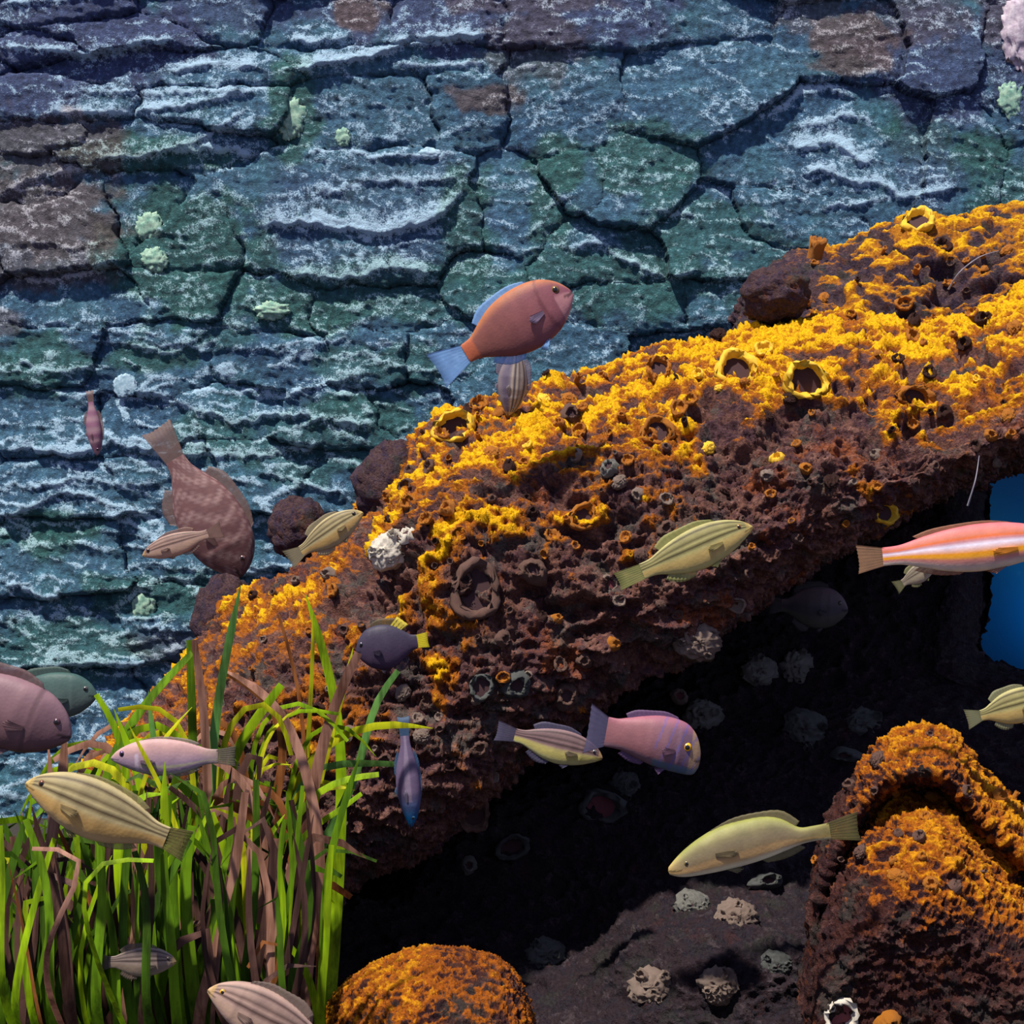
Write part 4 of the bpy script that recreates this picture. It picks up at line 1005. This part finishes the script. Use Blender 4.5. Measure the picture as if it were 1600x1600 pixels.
bl = [
 # points from root to tip (pixels), width, colour, distance
 ([(330,1500),(330,1180),(352,1030),(376,915)], 14, 'jade', 1.34),
 ([(520,1520),(535,1180),(515,1050),(478,930)], 16, 'lime', 1.50),
 ([(300,1600),(303,1300),(300,1100),(296,1000)], 14, 'green', 1.36),
 ([(330,1550),(325,1250),(318,1090),(303,1000)], 14, 'pink', 1.33),
 ([(440,1500),(500,1180),(520,1100),(560,1020)], 18, 'pink', 1.42),
 ([(450,1480),(505,1190),(535,1090),(552,1012)], 12, 'yellow', 1.43),
 ([(430,1500),(450,1240),(500,1160),(580,1125),(630,1125),(676,1138)], 13, 'yellow', 1.44),
 ([(470,1400),(555,1230),(575,1130),(580,1080),(600,1055),(622,1048)], 13, 'jade', 1.46),
 ([(440,1400),(470,1200),(540,1193),(616,1194)], 13, 'jade', 1.43),
 ([(430,1420),(450,1290),(500,1225),(560,1208),(592,1210)], 12, 'lime', 1.42),
 ([(430,1400),(460,1225),(500,1205),(535,1218),(548,1235)], 8, 'yellow', 1.43),
 ([(180,1500),(150,1290),(180,1160),(260,1060),(275,1035),(300,1020)], 16, 'green', 1.34),
 ([(210,1500),(205,1290),(190,1150),(182,1105),(150,1085)], 12, 'lime', 1.34),
 ([(250,1450),(225,1250),(200,1160),(178,1108)], 12, 'lime', 1.33),
 ([(270,1480),(260,1250),(240,1180),(232,1080)], 10, 'jade', 1.38),
 ([(360,1450),(350,1200),(400,1130),(420,1090),(440,1070)], 17, 'lime', 1.36),
 ([(345,1400),(340,1170),(360,1100),(395,1068),(430,1075),(452,1100),(455,1180)], 10, 'yellow', 1.35),
 ([(480,1500),(505,1350),(470,1170),(440,1100),(400,1060),(345,1045)], 15, 'pink', 1.39),
 ([(380,1500),(430,1250),(455,1150),(430,1090),(380,1055),(335,1045)], 14, 'orange', 1.41),
 ([(400,1500),(360,1260),(390,1160),(410,1130),(420,1180),(400,1240)], 13, 'brown', 1.33),
 ([(500,1590),(508,1500),(505,1400),(525,1290),(548,1230),(562,1180)], 12, 'green', 1.26),
 ([(498,1590),(503,1540),(512,1440),(510,1370),(518,1320)], 13, 'lime', 1.24),
 ([(495,1580),(478,1500),(440,1455),(390,1437),(340,1438)], 11, 'lime', 1.24),
 ([(430,1590),(420,1530),(390,1475),(345,1450)], 10, 'green', 1.22),
 ([(420,1600),(400,1380),(360,1230),(320,1250),(302,1310),(300,1330)], 20, 'pink', 1.26),
 ([(330,1560),(420,1420),(430,1290),(385,1255),(330,1250)], 20, 'orange', 1.30),
 ([(400,1600),(370,1430),(330,1360),(295,1320)], 18, 'brown', 1.24),
 ([(60,1500),(180,1330),(120,1306),(90,1312),(50,1326)], 9, 'pink', 1.06),
 ([(150,1500),(110,1330),(160,1330),(215,1340),(240,1345)], 9, 'lime', 1.08),
 ([(230,1600),(235,1420),(230,1350),(210,1330)], 14, 'deep', 1.15),
 ([(310,1600),(290,1420),(285,1330),(300,1290)], 20, 'green', 1.20),
 ([(280,1600),(275,1450),(262,1360),(275,1310)], 18, 'green', 1.20),
 ([(150,1600),(160,1440),(165,1340),(150,1290)], 16, 'green', 1.16),
 ([(80,1600),(85,1420),(65,1330),(40,1280)], 14, 'green', 1.14),
 ([(20,1600),(40,1480),(60,1380),(85,1310)], 12, 'lime', 1.14),
 ([(110,1600),(100,1420),(60,1330),(50,1260)], 15, 'brown', 1.16),
 ([(370,1600),(380,1440),(350,1320),(345,1290),(330,1270)], 15, 'lime', 1.24),
 ([(355,1600),(365,1400),(375,1320),(392,1300)], 12, 'lime', 1.24),
 ([(420,1600),(440,1440),(430,1350),(445,1280)], 12, 'green', 1.25),
 ([(450,1600),(430,1450),(420,1370),(430,1310)], 18, 'pink', 1.23),
 ([(450,1600),(455,1500),(465,1400),(470,1300),(455,1250)], 12, 'brown', 1.25),
 ([(120,1500),(130,1270),(100,1240),(60,1230)], 10, 'lime', 1.2),
 ([(200,1480),(180,1260),(230,1215),(260,1240)], 18, 'lime', 1.22),
 ([(90,1480),(80,1260),(85,1190),(75,1160)], 14, 'pink', 1.24),
 ([(70,1480),(90,1250),(115,1180),(100,1130)], 18, 'pink', 1.22),
 ([(300,1480),(250,1290),(262,1230),(258,1190)], 14, 'lime', 1.22),
 ([(460,1500),(450,1330),(490,1285),(540,1270),(565,1240)], 10, 'lime', 1.42),
 ([(200,1480),(215,1240),(250,1150),(300,1105)], 8, 'yellow', 1.30),
 ([(310,1480),(270,1260),(220,1180),(200,1130)], 8, 'yellow', 1.27),
 ([(400,1480),(395,1190),(430,1190),(455,1195)], 8, 'yellow', 1.37),
 ([(395,1480),(350,1320),(300,1240),(265,1230)], 12, 'brown', 1.25),
 ([(10,1590),(5,1400),(12,1340),(0,1290)], 12, 'lime', 1.1),
 ([(420,1500),(410,1280),(370,1190),(330,1170),(300,1180)], 14, 'pink', 1.30),
 ([(480,1520),(476,1250),(487,1080),(490,960)], 7, 'yellow', 1.5),
 ([(500,1480),(480,1250),(470,1080),(435,960)], 7, 'orange', 1.5),
 ([(390,1480),(400,1220),(425,1110),(470,1105)], 7, 'yellow', 1.36),
]
for pts, wd, mt, Y in bl:
    r_ = random.Random(int(pts[0][0] * 3 + pts[-1][1]))
    add_blade(pts, wd * 1.15, mt, Y, r_.uniform(-.8, .8), cut=r_.random() < .6, n=28)
rr = random.Random(21)
for k in range(560):
    bx = rr.uniform(-70, 452)
    top = np.interp(bx, [-40, 0, 60, 120, 180, 260, 350, 420, 470, 510], [1255, 1255, 1250, 1225, 1190, 1180, 1170, 1190, 1280, 1430])
    tx = bx + rr.gauss(0, 46); ty = top + abs(rr.gauss(0, 1)) * 110 + rr.uniform(0, 60)
    ty = min(ty, 1530); tx = min(tx, 490)
    Y = rr.uniform(1.17, 1.58)
    mx = (bx + tx) / 2 + rr.gauss(0, 26); my = (1620 + ty) / 2
    pts = [(bx, 1620), (mx, my), (tx, ty)]
    if rr.random() < .35:
        dx = rr.choice([-1, 1]) * rr.uniform(15, 60); dy = rr.uniform(0, 30); pts.append((tx + dx, ty + dy)); pts.append((tx + dx * 1.8, ty + dy * 3.2))
    low = rr.random()
    mt = rr.choices(['deep', 'green', 'lime', 'brown', 'pink', 'yellow', 'orange', 'jade'], [32, 26, 9, 36, 4, 2, 3, 2])[0]
    add_blade(pts, rr.uniform(7, 19), mt, Y, rr.uniform(-1.1, 1.1), cut=rr.random() < .4, n=16, tuft=min(CL, key=lambda c: abs(c[0] - bx))[1])
rr = random.Random(44)
for k in range(44):           # arching leaves along the top of the bed
    bx = rr.uniform(110, 480); px = bx + rr.uniform(-30, 30); py = rr.uniform(1075, 1290) + (60 if bx < 200 else 0)
    sg = rr.choice([-1, 1]); w_ = rr.uniform(25, 75); dr = rr.uniform(20, 110)
    mt = rr.choices(['lime', 'yellow', 'green', 'pink', 'brown', 'orange'], [22, 20, 22, 14, 16, 6])[0]
    pts = [(bx - sg * 20, 1620), (bx - sg * 10, (1620 + py) / 2 + 60), (px - sg * 12, py + 70), (px + sg * w_ * .35, py + 8), (px + sg * w_, py), (px + sg * w_ * 1.6, py + dr * .4), (px + sg * w_ * 1.95, py + dr)]
    add_blade(pts, rr.uniform(8, 15), mt, rr.uniform(1.31, 1.46), rr.uniform(-.6, .6), cut=rr.random() < .3, n=26, tuft=min(CL, key=lambda c: abs(c[0] - bx))[1])
